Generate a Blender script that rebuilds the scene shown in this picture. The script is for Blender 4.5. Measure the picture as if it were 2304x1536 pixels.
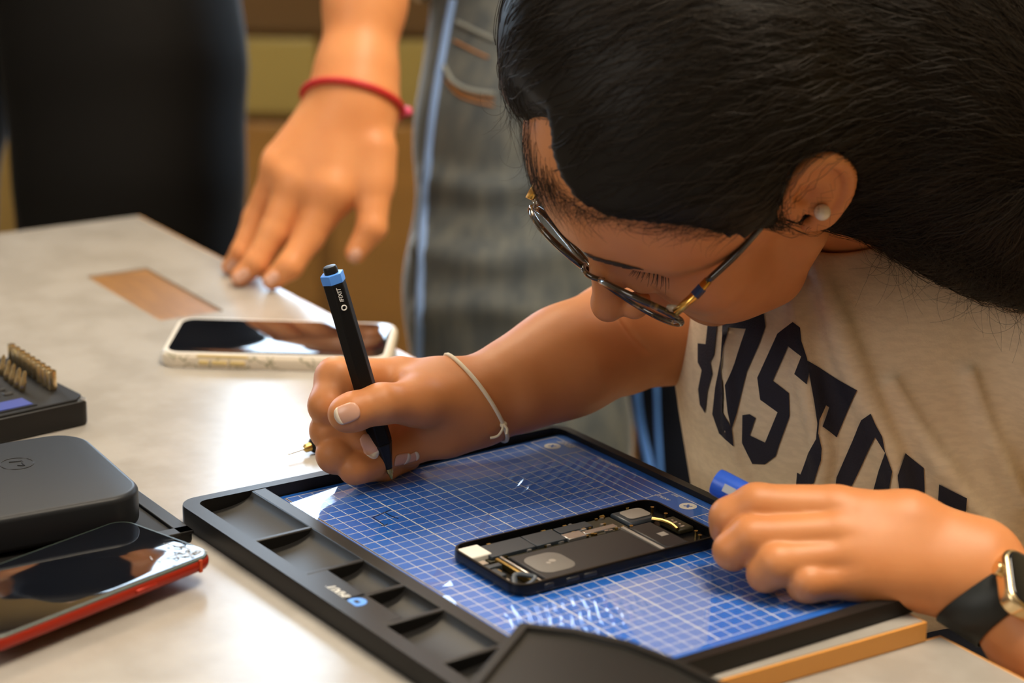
import bpy, bmesh, math, random
import numpy as np
from mathutils import Vector, Matrix
random.seed(7); rng = np.random.default_rng(7)
for o in list(bpy.data.objects): bpy.data.objects.remove(o)
S = bpy.context.scene; COL = S.collection
# ---------------------------------------------------------------- camera
CELL = .0085                                   # one square of the printed grid, metres
FPX, PITCH, ROLL = 5031.4, .2983, .0145
MATZ = .755; TZ = .75
CAM = np.array([0., 0., MATZ + 55.4357 * CELL])
cp, sp, cr, sr = math.cos(PITCH), math.sin(PITCH), math.cos(ROLL), math.sin(ROLL)
RIGHT = np.array([cr, sr * sp, sr * cp]); UP = np.array([-sr, cr * sp, cr * cp]); FWD = np.array([0, cp, -sp])
cam = bpy.data.cameras.new('camera'); camo = bpy.data.objects.new('camera', cam); COL.objects.link(camo)
cam.sensor_width = 36; cam.lens = FPX / 2304 * 36; cam.clip_start = .05; cam.clip_end = 60
camo.matrix_world = Matrix([[RIGHT[i], UP[i], -FWD[i], CAM[i]] for i in range(3)] + [[0, 0, 0, 1]])
cam.dof.use_dof = True; cam.dof.focus_distance = 1.29; cam.dof.aperture_fstop = 5.2
S.camera = camo
# ---------------------------------------------------------------- light and exposure
W = bpy.data.worlds.new('sky'); S.world = W; W.use_nodes = True
W.node_tree.nodes['Background'].inputs[0].default_value = (.75, .86, 1, 1)
W.node_tree.nodes['Background'].inputs[1].default_value = .15
S.view_settings.view_transform = 'Standard'; S.view_settings.look = 'None'
S.view_settings.exposure = 0.18; S.view_settings.gamma = 1; S.view_settings.use_curve_mapping = False
S.cycles.use_denoising = True; S.cycles.max_bounces = 8; S.cycles.transparent_max_bounces = 12
S.cycles.sample_clamp_indirect = 6
def area(name, loc, target, sx, sy, power, col):
    l = bpy.data.lights.new(name, 'AREA'); l.shape = 'RECTANGLE'; l.size = sx; l.size_y = sy; l.energy = power; l.color = col
    o = bpy.data.objects.new(name, l); COL.objects.link(o); o.location = loc
    o.rotation_euler = (Vector(target) - Vector(loc)).to_track_quat('-Z', 'Y').to_euler(); return o
# daylight through the tall window beside and behind the camera, and the ceiling lamps
area('window_daylight', (-2.3, -.5, 2.2), (0, 1.4, .8), 1.6, 1.4, 26, (1, .94, .86))
area('ceiling_lamp_light', (.5, 1.15, 2.72), (.1, 1.25, 0), 1.2, .6, 44, (1, .87, .70))
area('ceiling_lamp_light_rear', (-.6, 2.9, 2.72), (-.4, 2.6, 0), 1.2, .5, 22, (1, .80, .55))
# ---------------------------------------------------------------- pixel of the photograph -> point of the room
def Wp(px, py, d):
    x = (px - 1152) / FPX; y = -(py - 768) / FPX
    return CAM + d * (FWD + x * RIGHT + y * UP)
def ray(px, py):
    v = Wp(px, py, 1.) - CAM; return v / np.linalg.norm(v)
def TP(px, py, z=TZ):
    v = Wp(px, py, 1.) - CAM; return CAM + v * ((z - CAM[2]) / v[2])
def Dp(px, py, z=TZ):
    return float((TP(px, py, z) - CAM) @ FWD)
def K(px, py, d, r): return (Wp(px, py, d), r * d / FPX)
def toPx(P):
    q = np.asarray(P) - CAM; d = q @ FWD
    return 1152 + FPX * (q @ RIGHT) / d, 768 - FPX * (q @ UP) / d
# ---------------------------------------------------------------- materials
def mat(name, col, rough=.5, metal=0., coat=0., sss=0., spec=.5, noise=None, bump=None, trans=0., emit=None, sheen=0., ior=1.45, alpha=1., lines=None):
    m = bpy.data.materials.new(name); m.use_nodes = True; nt = m.node_tree; b = nt.nodes['Principled BSDF']
    b.inputs['Base Color'].default_value = (*col, 1); b.inputs['Roughness'].default_value = rough; b.inputs['Metallic'].default_value = metal
    b.inputs['Coat Weight'].default_value = coat; b.inputs['Coat Roughness'].default_value = .05
    b.inputs['Specular IOR Level'].default_value = spec; b.inputs['Transmission Weight'].default_value = trans; b.inputs['IOR'].default_value = ior
    b.inputs['Alpha'].default_value = alpha
    if sss: b.inputs['Subsurface Weight'].default_value = sss; b.inputs['Subsurface Radius'].default_value = (1, .35, .2); b.inputs['Subsurface Scale'].default_value = .006
    if sheen: b.inputs['Sheen Weight'].default_value = sheen; b.inputs['Sheen Roughness'].default_value = .22
    if emit: b.inputs['Emission Color'].default_value = (*emit[0], 1); b.inputs['Emission Strength'].default_value = emit[1]
    tc = nt.nodes.new('ShaderNodeTexCoord')
    if noise:                                  # (scale, second colour, low, high[, stretch])
        n = nt.nodes.new('ShaderNodeTexNoise'); n.inputs['Scale'].default_value = noise[0]; n.inputs['Detail'].default_value = 6
        mp = nt.nodes.new('ShaderNodeMapping'); mp.inputs['Scale'].default_value = noise[4] if len(noise) > 4 else (1, 1, 1)
        nt.links.new(tc.outputs['Object'], mp.inputs[0]); nt.links.new(mp.outputs[0], n.inputs[0])
        r = nt.nodes.new('ShaderNodeValToRGB'); r.color_ramp.elements[0].position = noise[2]; r.color_ramp.elements[1].position = noise[3]
        r.color_ramp.elements[0].color = (*col, 1); r.color_ramp.elements[1].color = (*noise[1], 1)
        nt.links.new(n.outputs[0], r.inputs[0]); nt.links.new(r.outputs[0], b.inputs['Base Color'])
    if lines:                                  # (scale, colour, half width): thin winding lines
        n = nt.nodes.new('ShaderNodeTexNoise'); n.inputs['Scale'].default_value = lines[0]; n.inputs['Detail'].default_value = 2; nt.links.new(tc.outputs['Object'], n.inputs[0])
        r = nt.nodes.new('ShaderNodeValToRGB'); r.color_ramp.elements[0].position = .5 - lines[2]; r.color_ramp.elements[1].position = .5 + lines[2]; e = r.color_ramp.elements.new(.5)
        for q in r.color_ramp.elements: q.color = (*col, 1)
        e.color = (*lines[1], 1); nt.links.new(n.outputs[0], r.inputs[0]); nt.links.new(r.outputs[0], b.inputs['Base Color'])
    if bump:                                   # (scale, strength, distance[, stretch])
        n = nt.nodes.new('ShaderNodeTexNoise'); n.inputs['Scale'].default_value = bump[0]; n.inputs['Detail'].default_value = 4
        mp = nt.nodes.new('ShaderNodeMapping'); mp.inputs['Scale'].default_value = bump[3] if len(bump) > 3 else (1, 1, 1)
        nt.links.new(tc.outputs['Object'], mp.inputs[0]); nt.links.new(mp.outputs[0], n.inputs[0])
        u = nt.nodes.new('ShaderNodeBump'); u.inputs['Strength'].default_value = bump[1]; u.inputs['Distance'].default_value = bump[2]
        nt.links.new(n.outputs[0], u.inputs['Height']); nt.links.new(u.outputs[0], b.inputs['Normal'])
    return m
# ---------------------------------------------------------------- objects
def tag(o, label, cat, group=None):
    o['label'] = label; o['category'] = cat
    if group: o['group'] = group
    return o
def thing(name, label, cat, loc=(0, 0, 0), rz=0, group=None):
    o = bpy.data.objects.new(name, None); COL.objects.link(o); o.empty_display_size = .05
    o.matrix_world = Matrix.Translation(Vector([float(v) for v in loc])) @ Matrix.Rotation(rz, 4, 'Z')
    return tag(o, label, cat, group)
def link(name, me, m, parent=None, world=False, smooth=True, label=None):
    o = bpy.data.objects.new(name, me); COL.objects.link(o)
    if m: me.materials.append(m)
    if smooth and len(me.polygons): me.polygons.foreach_set('use_smooth', [True] * len(me.polygons))
    if parent:
        o.parent = parent
        if world: o.matrix_parent_inverse = WM(parent).inverted()
    if label: o['label'] = label
    return o
def WM(o):
    M = o.matrix_basis.copy()
    if o.parent: M = WM(o.parent) @ o.matrix_parent_inverse @ M
    return M
def npmesh(name, V, F):
    me = bpy.data.meshes.new(name); V = np.asarray(V, np.float32); F = np.asarray(F, np.int32); k = F.shape[1]
    me.vertices.add(len(V)); me.vertices.foreach_set('co', V.ravel())
    me.loops.add(F.size); me.loops.foreach_set('vertex_index', F.ravel())
    me.polygons.add(len(F)); me.polygons.foreach_set('loop_start', np.arange(0, F.size, k, dtype=np.int32))
    me.update(calc_edges=True); me.validate(); return me
def bmobj(name, bm, m, parent=None, world=False, bevel=0, seg=2, smooth=False, label=None, angle=.6):
    bmesh.ops.recalc_face_normals(bm, faces=bm.faces)
    me = bpy.data.meshes.new(name); bm.to_mesh(me); bm.free()
    o = link(name, me, m, parent, world, True, label)
    if not smooth:
        try: me.set_sharp_from_angle(angle=angle)
        except Exception: pass
    if bevel:
        b = o.modifiers.new('edge', 'BEVEL'); b.width = bevel; b.segments = seg; b.limit_method = 'ANGLE'; b.angle_limit = .6
        b.harden_normals = False
    return o
def structure(o): o['kind'] = 'structure'; return o
def box(bm, lo, hi):
    vs = [bm.verts.new((x, y, z)) for x in (lo[0], hi[0]) for y in (lo[1], hi[1]) for z in (lo[2], hi[2])]
    for f in ((0, 1, 3, 2), (4, 6, 7, 5), (0, 4, 5, 1), (2, 3, 7, 6), (0, 2, 6, 4), (1, 5, 7, 3)): bm.faces.new([vs[i] for i in f])
def rr(w, h, r, n=8, cx=0, cy=0):
    out = []
    for k, (sx, sy) in enumerate(((1, 1), (-1, 1), (-1, -1), (1, -1))):
        for i in range(n + 1):
            a = math.pi / 2 * (k + i / n); out.append((cx + sx * (w / 2 - r) + r * math.cos(a), cy + sy * (h / 2 - r) + r * math.sin(a)))
    return out
def loft(bm, loops, cap0=True, cap1=True, closed=True):
    R = [[bm.verts.new(p) for p in L] for L in loops]
    for a, b in zip(R, R[1:]):
        n = len(a)
        for i in range(n if closed else n - 1):
            j = (i + 1) % n; bm.faces.new((a[i], a[j], b[j], b[i]))
    if cap0: bm.faces.new(R[0][::-1])
    if cap1: bm.faces.new(R[-1])
    return R
def slab(bm, w, h, r, z0, z1, e=.001, n=8, cx=0, cy=0, m=3):
    L = []
    for i in range(m + 1):
        a = math.pi / 2 * i / m; q = e * (1 - math.sin(a)); L.append([(x, y, z0 + e * (1 - math.cos(a))) for x, y in rr(w - 2 * q, h - 2 * q, max(r - q, 1e-4), n, cx, cy)])
    for i in range(m + 1):
        a = math.pi / 2 * i / m; q = e * (1 - math.cos(a)); L.append([(x, y, z1 - e * (1 - math.sin(a))) for x, y in rr(w - 2 * q, h - 2 * q, max(r - q, 1e-4), n, cx, cy)])
    loft(bm, L)
def frame_for(d):
    d = np.asarray(d, float); d = d / np.linalg.norm(d); a = np.array([0, 0, 1.]) if abs(d[2]) < .9 else np.array([1., 0, 0])
    x = np.cross(a, d); x /= np.linalg.norm(x); return x, np.cross(d, x), d
def lathe(bm, a, b, prof, n=24, rot=0.):
    """prof: (fraction along a-b, radius)"""
    a = np.asarray(a, float); b = np.asarray(b, float); x, y, d = frame_for(b - a)
    L = [[tuple(a + (b - a) * t + r * (math.cos(rot + 2 * math.pi * i / n) * x + math.sin(rot + 2 * math.pi * i / n) * y)) for i in range(n)] for t, r in prof]
    loft(bm, L)
def tube(bm, pts, r, n=8, closed=False, flat=None):
    pts = [np.asarray(p, float) for p in pts]; N = len(pts); up = None; rings = []
    for i in range(N):
        t = (pts[(i + 1) % N] - pts[i - 1]) if closed else (pts[min(i + 1, N - 1)] - pts[max(i - 1, 0)])
        t = t / (np.linalg.norm(t) + 1e-12)
        if up is None: up = frame_for(t)[0]
        up = up - t * (up @ t); up /= np.linalg.norm(up) + 1e-12; s = np.cross(t, up)
        ri = r[i] if hasattr(r, '__len__') else r
        rings.append([bm.verts.new(pts[i] + ri * (math.cos(2 * math.pi * k / n) * up + math.sin(2 * math.pi * k / n) * s * (flat or 1))) for k in range(n)])
    for i in range(N if closed else N - 1):
        a, b = rings[i], rings[(i + 1) % N]
        for k in range(n): bm.faces.new((a[k], a[(k + 1) % n], b[(k + 1) % n], b[k]))
    if not closed: bm.faces.new(rings[0][::-1]); bm.faces.new(rings[-1])
def spline(pts, n=8, closed=False):
    P = [np.asarray(p, float) for p in pts]; N = len(P); out = []
    for i in range(N if closed else N - 1):
        if closed: a, b, c, d = P[i - 1], P[i], P[(i + 1) % N], P[(i + 2) % N]
        else: a, b, c, d = P[max(i - 1, 0)], P[i], P[i + 1], P[min(i + 2, N - 1)]
        for k in range(n):
            t = k / n; out.append(.5 * (2 * b + (c - a) * t + (2 * a - 5 * b + 4 * c - d) * t * t + (3 * b - a - 3 * c + d) * t ** 3))
    if not closed: out.append(P[-1])
    return out
def text(name, body, size, m, parent, M, shear=.2, bold=True, ext=.00005):
    c = bpy.data.curves.new(name, 'FONT'); c.body = body; c.size = size; c.shear = shear; c.extrude = ext; c.align_x = 'CENTER'; c.align_y = 'CENTER'
    if bold: c.offset = size * .012
    o = bpy.data.objects.new(name, c); COL.objects.link(o); c.materials.append(m); COL.objects.unlink(o); me = bpy.data.meshes.new_from_object(o.evaluated_get(bpy.context.evaluated_depsgraph_get()) if False else o); bpy.data.objects.remove(o)
    o = bpy.data.objects.new(name, me); COL.objects.link(o); o.parent = parent; o.matrix_local = M; return o
# ---------------------------------------------------------------- signed distance modelling: bodies, hair and cloth are grown as one surface
def sd_seg(P, a, b, ra, rb):
    ba = b - a; pa = P - a; h = np.clip(pa @ ba / (ba @ ba + 1e-12), 0, 1)
    return np.linalg.norm(pa - h[:, None] * ba, axis=1) - (ra + (rb - ra) * h)
def sd_ell(P, c, r, R=None):
    q = P - np.asarray(c)
    if R is not None: q = q @ R
    r = np.asarray(r); k0 = np.linalg.norm(q / r, axis=1); k1 = np.linalg.norm(q / r ** 2, axis=1) + 1e-9
    return k0 * (k0 - 1) / k1
def smin(a, b, k):
    if k <= 0: return np.minimum(a, b)
    h = np.maximum(k - np.abs(a - b), 0) / k; return np.minimum(a, b) - h * h * k / 4
def smax(a, b, k): return -smin(-a, -b, k)
def chain(P, pts, k=0.):
    d = None
    for (a, ra), (b, rb) in zip(pts, pts[1:]):
        e = sd_seg(P, a, b, ra, rb); d = e if d is None else smin(d, e, k)
    return d
def sdf_mesh(f, lo, hi, h, smooth=3):
    lo = np.asarray(lo, float); hi = np.asarray(hi, float); B, B1 = 16, 4
    nb = np.ceil((hi - lo) / (h * B)).astype(int) + 1
    mg = lambda k: np.stack(np.meshgrid(*[np.arange(q) for q in k], indexing='ij'), -1).reshape(-1, 3)
    bi = mg(nb); dc = f(lo + (bi * B + (B - 1) / 2) * h)
    V = np.where(dc < 0, -9., 9.).astype(np.float32).reshape(nb); V = np.repeat(np.repeat(np.repeat(V, B, 0), B, 1), B, 2)
    A = bi[np.abs(dc) < B * h * .87 * 1.35 + 2 * h]
    sub = mg([B // B1] * 3); loc_ = mg([B1] * 3)
    bj = (A[:, None, :] * (B // B1) + sub[None]).reshape(-1, 3); out = []
    for s in range(0, len(bj), 60000):
        q = bj[s:s + 60000]; d = f(lo + (q * B1 + (B1 - 1) / 2) * h); sg = np.where(d < 0, -9., 9.).astype(np.float32)
        I = (q[:, None, :] * B1 + loc_[None]); V[I[..., 0], I[..., 1], I[..., 2]] = sg[:, None]
        out.append(q[np.abs(d) < B1 * h * .87 * 1.35 + 1.5 * h])
    A = np.concatenate(out)
    for s in range(0, len(A), 2000):
        I = (A[s:s + 2000, None, :] * B1 + loc_[None]).reshape(-1, 3)
        V[I[:, 0], I[:, 1], I[:, 2]] = f(lo + I * h)
    s = (V < 0); n = V.shape
    cnt = np.zeros([k - 1 for k in n], np.uint8)
    for i in (0, 1):
        for j in (0, 1):
            for k in (0, 1): cnt += s[i:n[0] - 1 + i, j:n[1] - 1 + j, k:n[2] - 1 + k]
    idx = np.argwhere((cnt > 0) & (cnt < 8)); C = np.array([(i, j, k) for i in (0, 1) for j in (0, 1) for k in (0, 1)])
    val = np.stack([V[idx[:, 0] + c[0], idx[:, 1] + c[1], idx[:, 2] + c[2]] for c in C], 1).astype(float)
    pos = np.zeros((len(idx), 3)); w = np.zeros(len(idx))
    for i in range(8):
        for j in range(i + 1, 8):
            if np.abs(C[i] - C[j]).sum() == 1:
                a, b = val[:, i], val[:, j]; mk = (a < 0) != (b < 0); t = np.where(mk, a / np.where(mk, a - b, 1), 0)
                pos += mk[:, None] * (C[i] + t[:, None] * (C[j] - C[i])); w += mk
    pos = idx + pos / w[:, None]
    mp = np.full(cnt.shape, -1, np.int32); mp[tuple(idx.T)] = np.arange(len(idx)); F = []
    for ax in range(3):
        b, c = (ax + 1) % 3, (ax + 2) % 3
        s0 = np.take(s, range(n[ax] - 1), ax); s1 = np.take(s, range(1, n[ax]), ax)
        E = np.argwhere(s0 != s1); E = E[(E[:, b] > 0) & (E[:, c] > 0) & (E[:, b] < n[b] - 1) & (E[:, c] < n[c] - 1)]
        eb = np.eye(3, dtype=int)[b]; ec = np.eye(3, dtype=int)[c]
        q = np.stack([mp[tuple((E - o).T)] for o in (0 * eb, eb, eb + ec, ec)], 1)
        fl = s[tuple(E.T)]; q = np.where(fl[:, None], q[:, ::-1], q); F.append(q[(q >= 0).all(1)])
    F = np.concatenate(F)[:, ::-1]; P = lo + pos * h
    e = np.concatenate([F[:, [0, 1]], F[:, [1, 2]], F[:, [2, 3]], F[:, [3, 0]]]); e = np.concatenate([e, e[:, ::-1]])
    deg = np.bincount(e[:, 0], minlength=len(P))[:, None] + 1e-9
    for it in range(smooth * 2):
        m = np.stack([np.bincount(e[:, 0], P[e[:, 1], k], len(P)) for k in range(3)], 1) / deg
        P = P + (m - P) * (.5 if it % 2 == 0 else -.52)
    return P, F
def march(f, px, py, t0=.6, t1=2.6):
    """first point of f's surface on the sight lines through the pixels"""
    px = np.atleast_1d(np.asarray(px, float)); py = np.atleast_1d(np.asarray(py, float))
    D = np.stack([ray(a, b) for a, b in zip(px, py)]); t = np.full(len(px), t0); ok = np.zeros(len(px), bool)
    for _ in range(160):
        d = f(CAM + D * t[:, None]); ok |= d < 2e-4; t = np.where(ok | (t > t1), t, t + np.maximum(d * .7, 1e-4))
    return CAM + D * t[:, None], ok
def grad(f, P, e=5e-4):
    g = np.stack([f(P + e * v) - f(P - e * v) for v in np.eye(3)], 1); return g / (np.linalg.norm(g, axis=1)[:, None] + 1e-12)
def join_np(parts):
    V, F, o = [], [], 0
    for v, f in parts: V.append(v); F.append(f + o); o += len(v)
    return np.concatenate(V), np.concatenate(F)
# ---------------------------------------------------------------- the room
M = {}
M['floor'] = mat('floor vinyl', (.62, .52, .36), .45, noise=(3, (.54, .45, .31), .35, .7))
M['wall'] = mat('warm wall paint', (.40, .27, .09), .6, noise=(1.6, (.33, .21, .06), .3, .7))
M['ceil'] = mat('ceiling white', (.55, .50, .42), .8); M['wall2'] = mat('brown side wall', (.20, .15, .10), .7)
M['trim'] = mat('dark window frame', (.05, .04, .035), .4)
M['sky'] = mat('bright sky in window', (.8, .9, 1), .5, emit=((.58, .78, 1), 10.5))
M['lampw'] = mat('lit lamp', (1, .9, .7), .5, emit=((1, .82, .6), 6.))
XW0, XW1, YB, YF, ZC = -2.6, 2.4, 3.7, -1.6, 2.8
def sbox(name, lo, hi, m):
    bm = bmesh.new(); box(bm, lo, hi); return structure(bmobj(name, bm, m))
sbox('floor', (XW0 - .1, YF - .1, -.1), (XW1 + .1, YB + .1, 0), M['floor'])
sbox('ceiling', (XW0 - .1, YF - .1, ZC), (XW1 + .1, YB + .1, ZC + .1), M['ceil'])
sbox('wall_left', (XW0 - .1, YF, 0), (XW0, YB, ZC), M['wall2'])
sbox('wall_right', (XW1, YF, 0), (XW1 + .1, YB, ZC), M['wall'])
sbox('wall_front', (XW0, YF - .1, 0), (XW1, YF, ZC), M['wall2'])
WZ0, WZ1 = .78, 2.3
wins = [(-2.4, -1.5), (-.80, .12), (.9, 1.7)]
bm = bmesh.new()
box(bm, (XW0, YB, 0), (XW1, YB + .1, WZ0)); box(bm, (XW0, YB, WZ1), (XW1, YB + .1, ZC))
xs = [XW0] + [v for w in wins for v in w] + [XW1]
for i in range(0, len(xs), 2): box(bm, (xs[i], YB, WZ0), (xs[i + 1], YB + .1, WZ1))
structure(bmobj('wall_back', bm, M['wall']))
for i, (a, b) in enumerate(wins):
    bm = bmesh.new()
    for lo, hi in (((a, YB + .01, WZ0), (a + .03, YB + .08, WZ1)), ((b - .03, YB + .01, WZ0), (b, YB + .08, WZ1)), ((a, YB + .01, WZ0), (b, YB + .08, WZ0 + .03)), ((a, YB + .01, WZ1 - .03), (b, YB + .08, WZ1))):
        box(bm, lo, hi)
    w = structure(bmobj('window_%d' % (i + 1), bm, M['trim']))
    bm = bmesh.new(); box(bm, (a + .03, YB + .05, WZ0 + .03), (b - .03, YB + .056, WZ1 - .03)); bmobj('pane', bm, M['sky'], w)
# ceiling lamps
for k, (x, y, sx, sy) in enumerate(((.5, 1.15, 1.2, .6), (-.6, 2.9, 1.2, .5))):
    t = thing('ceiling_lamp', ('rectangular ceiling lamp above the work table', 'rectangular ceiling lamp near the back windows')[k], 'ceiling lamp', (x, y, ZC))
    bm = bmesh.new(); box(bm, (-sx / 2 - .03, -sy / 2 - .03, -.05), (sx / 2 + .03, sy / 2 + .03, 0)); bmobj('housing', bm, M['ceil'], t)
    bm = bmesh.new(); box(bm, (-sx / 2, -sy / 2, -.06), (sx / 2, sy / 2, -.05)); bmobj('diffuser', bm, M['lampw'], t)
# cabinet along the back wall, seen blurred between the standing people
M['cab'] = mat('golden brown cabinet wood', (.30, .15, .035), .4, noise=(2.2, (.22, .11, .025), .3, .7, (1, 1, 6)))
M['cabtop'] = mat('dark cabinet top', (.10, .055, .02), .35)
M['olive'] = mat('olive cabinet door', (.30, .23, .07), .35, noise=(2, (.24, .17, .05), .3, .7))
t = thing('storage_cabinet', 'low golden-brown wooden cabinet against the back wall behind the standing people', 'cabinet', (-.2, YB - .47, 0))
bm = bmesh.new(); box(bm, (-.5, 0, .04), (1.2, .45, .70)); bmobj('carcass', bm, M['cab'], t, bevel=.004)
bm = bmesh.new(); box(bm, (-.52, -.02, .70), (1.22, .45, .77)); bmobj('worktop', bm, M['cabtop'], t, bevel=.004)
for i in range(4):
    bm = bmesh.new(); box(bm, (-.49 + i * .42, -.018, .08), (-.09 + i * .42, -.001, .565)); d = bmobj('door', bm, M['cab'], t, bevel=.004)
    bm = bmesh.new(); box(bm, (-.49 + i * .42, -.018, .58), (-.09 + i * .42, -.001, .69)); bmobj('drawer', bm, M['olive'], t, bevel=.004, label='olive drawer front')
    bm = bmesh.new(); box(bm, (-.13 + i * .42, -.035, .36), (-.115 + i * .42, -.018, .46)); bmobj('handle', bm, M['trim'], d)
M['cream'] = mat('cream upholstery', (.62, .55, .38), .7)
t = thing('armchair', 'pale cream chair far behind the left standing person in black trousers', 'chair', (-1.02, 3.02, 0))
bm = bmesh.new(); slab(bm, .5, .5, .06, .30, .44, .03); bmobj('seat', bm, M['cream'], t)
bm = bmesh.new(); slab(bm, .5, .10, .04, .44, .86, .03, cy=.2); bmobj('backrest', bm, M['cream'], t)
for x in (-.2, .2):
    for y in (-.2, .2):
        bm = bmesh.new(); lathe(bm, (x, y, 0), (x, y, .31), [(0, .014), (1, .02)], 10); bmobj('leg', bm, M['trim'], t)
# ---------------------------------------------------------------- table with the cable opening
M['lam'] = mat('beige speckled laminate', (.33, .305, .27), .25, spec=.5, noise=(26, (.385, .36, .325), .38, .62), bump=(60, .05, .001))
M['edge'] = mat('orange maple edge band', (.78, .36, .08), .4)
M['slotwood'] = mat('raw brown board', (.27, .125, .026), .5, noise=(30, (.20, .09, .018), .35, .65, (1, 6, 1)))
M['steel'] = mat('grey steel leg', (.25, .25, .26), .35, metal=.8)
A, Bc, Cc, Dn = TP(310, 485), TP(1000, 832), TP(2077, 1397), TP(1594, 1519)
ang = math.atan2(*(Cc - A)[:2][::-1])                     # right-hand edge of the table, running towards the camera
LT = float(np.linalg.norm((Cc - A)[:2])); WT = .78; TH = .011
# local frame: origin at the near right corner, +x back along the right-hand edge, +y to the left
tb = thing('work_table', 'long beige speckled table with an orange edge and a rectangular brown opening', 'table', (Cc[0], Cc[1], 0), ang + math.pi)
Ri = np.array(WM(tb).inverted())
def loc(Mi, P): return (Mi @ np.append(P, 1))[:3]
sl = np.array([loc(Ri, TP(*q)) for q in ((192, 622), (325, 601), (505, 697), (365, 722))])
s0 = [min(sl[:, 0]) * .5 + np.sort(sl[:, 0])[1] * .5, np.sort(sl[:, 0])[2] * .5 + max(sl[:, 0]) * .5]; s1 = [np.sort(sl[:, 1])[:2].mean(), np.sort(sl[:, 1])[2:].mean()]
sgn = -1 if sl[:, 1].mean() < 0 else 1
y0, y1 = (0, WT) if sgn > 0 else (-WT, 0)
bm = bmesh.new()
xs, ys = [0, s0[0], s0[1], LT], [y0, s1[0], s1[1], y1]
for i in range(3):
    for j in range(3):
        if i == 1 and j == 1: continue
        box(bm, (xs[i], ys[j], TZ - TH), (xs[i + 1], ys[j + 1], TZ))
bmesh.ops.remove_doubles(bm, verts=bm.verts, dist=1e-5)
fs = [f for f in bm.faces if abs(f.normal.z) < .5]
from collections import Counter
key = Counter(tuple(sorted(v.index for v in f.verts)) for f in bm.faces)
dele = [f for f in bm.faces if sum(1 for g in f.verts[0].link_faces if set(g.verts) == set(f.verts)) > 1]
bmesh.ops.delete(bm, geom=dele, context='FACES_ONLY')
bmobj('tabletop', bm, M['lam'], tb)
bm = bmesh.new(); e = .0015; yo = y0 if sgn > 0 else y1
yi = yo - sgn * e
box(bm, (-e, min(yi, yo), TZ - TH), (LT + e, max(yi, yo), TZ - .0004)); box(bm, (-e, y0, TZ - TH), (0, y1, TZ - .0004)); box(bm, (LT, y0, TZ - TH), (LT + e, y1, TZ - .0004))
bmobj('edge_band', bm, M['edge'], tb, label='orange wooden edge band')
bm = bmesh.new()
box(bm, (s0[0] + .0002, s1[0] + .0002, TZ - .010), (s0[1] - .0002, s1[1] - .0002, TZ - .0015))
bmobj('opening_liner', bm, M['slotwood'], tb, label='brown board inside the opening')
for x in (.06, LT - .06):
    for y in (y0 + .06, y1 - .06):
        bm = bmesh.new(); lathe(bm, (x, y, 0), (x, y, TZ - TH), [(0, .02), (1, .02)], 16); bmobj('leg', bm, M['steel'], tb)
# second table, slightly lower, butting against the near edge
C2 = TP(2115, 1432, TZ - .0115)
t2 = thing('side_table', 'second beige table with a thin orange edge in the bottom right corner', 'table', (C2[0], C2[1], 0), ang + math.pi)
bm = bmesh.new(); box(bm, (-.7, y0, TZ - .0275), (0, y1, TZ - .0115)); bmobj('tabletop', bm, M['lam'], t2)
bm = bmesh.new(); box(bm, (-.7, min(yi, yo), TZ - .0275), (e, max(yi, yo), TZ - .0117)); box(bm, (0, y0, TZ - .0275), (e, y1, TZ - .0117))
bmobj('edge_band', bm, M['edge'], t2, label='thin orange edge band')
for x in (-.64, -.06):
    for y in (y0 + .06, y1 - .06):
        bm = bmesh.new(); lathe(bm, (x, y, 0), (x, y, TZ - .0275), [(0, .02), (1, .02)], 16); bmobj('leg', bm, M['steel'], t2)
# ---------------------------------------------------------------- repair tray with the blue gridded mat
M['blk'] = mat('satin black plastic', (.010, .0095, .009), .4, spec=.32)
M['blk2'] = mat('matt black plastic', (.008, .0075, .007), .55, spec=.18)
M['white'] = mat('white print', (.85, .84, .78), .5)
M['lblue'] = mat('light blue print', (.10, .33, .95), .4)
M['blue'] = mat('blue mat', (.014, .13, .56), .45, noise=(9, (.018, .15, .63), .35, .65))
M['ink'] = mat('dark blue pen ink', (.01, .02, .06), .5)
MX, MY, TH0 = .9524 * CELL, 154.6491 * CELL, .6177
def uvp(u, v, z=0.): return (u * CELL, -v * CELL, z)
tray = thing('repair_tray', 'black plastic parts tray with scooped compartments along its left side', 'tray', (MX, MY, TZ), TH0)
U0, U1, V0, V1 = -27.6, 4.5, -1.5, 36.7
def ubox(bm, u0, u1, v0, v1, z0, z1): box(bm, (u0 * CELL, -v1 * CELL, z0), (u1 * CELL, -v0 * CELL, z1))
bm = bmesh.new()
L = rr((U1 - U0) * CELL, (V1 - V0) * CELL, .012, 8, (U0 + U1) / 2 * CELL, -(V0 + V1) / 2 * CELL)
L2 = rr((U1 - U0 - 1.9) * CELL, (V1 - V0 - 1.7) * CELL, .006, 8, (U0 + U1) / 2 * CELL + .2 * CELL, -(V0 + V1) / 2 * CELL)
def hz(x): return .0125 - .0045 * max(0, min(1, (x / CELL - 1) / 3.))
loft(bm, [[(x, y, .0005) for x, y in L], [(x, y, hz(x) - .0012) for x, y in L], [(x * .9985, y * .9985, hz(x)) for x, y in L], [(x, y, hz(x)) for x, y in L2], [(x, y, .003) for x, y in L2]])
bmobj('tray_body', bm, M['blk'], tray)
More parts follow.
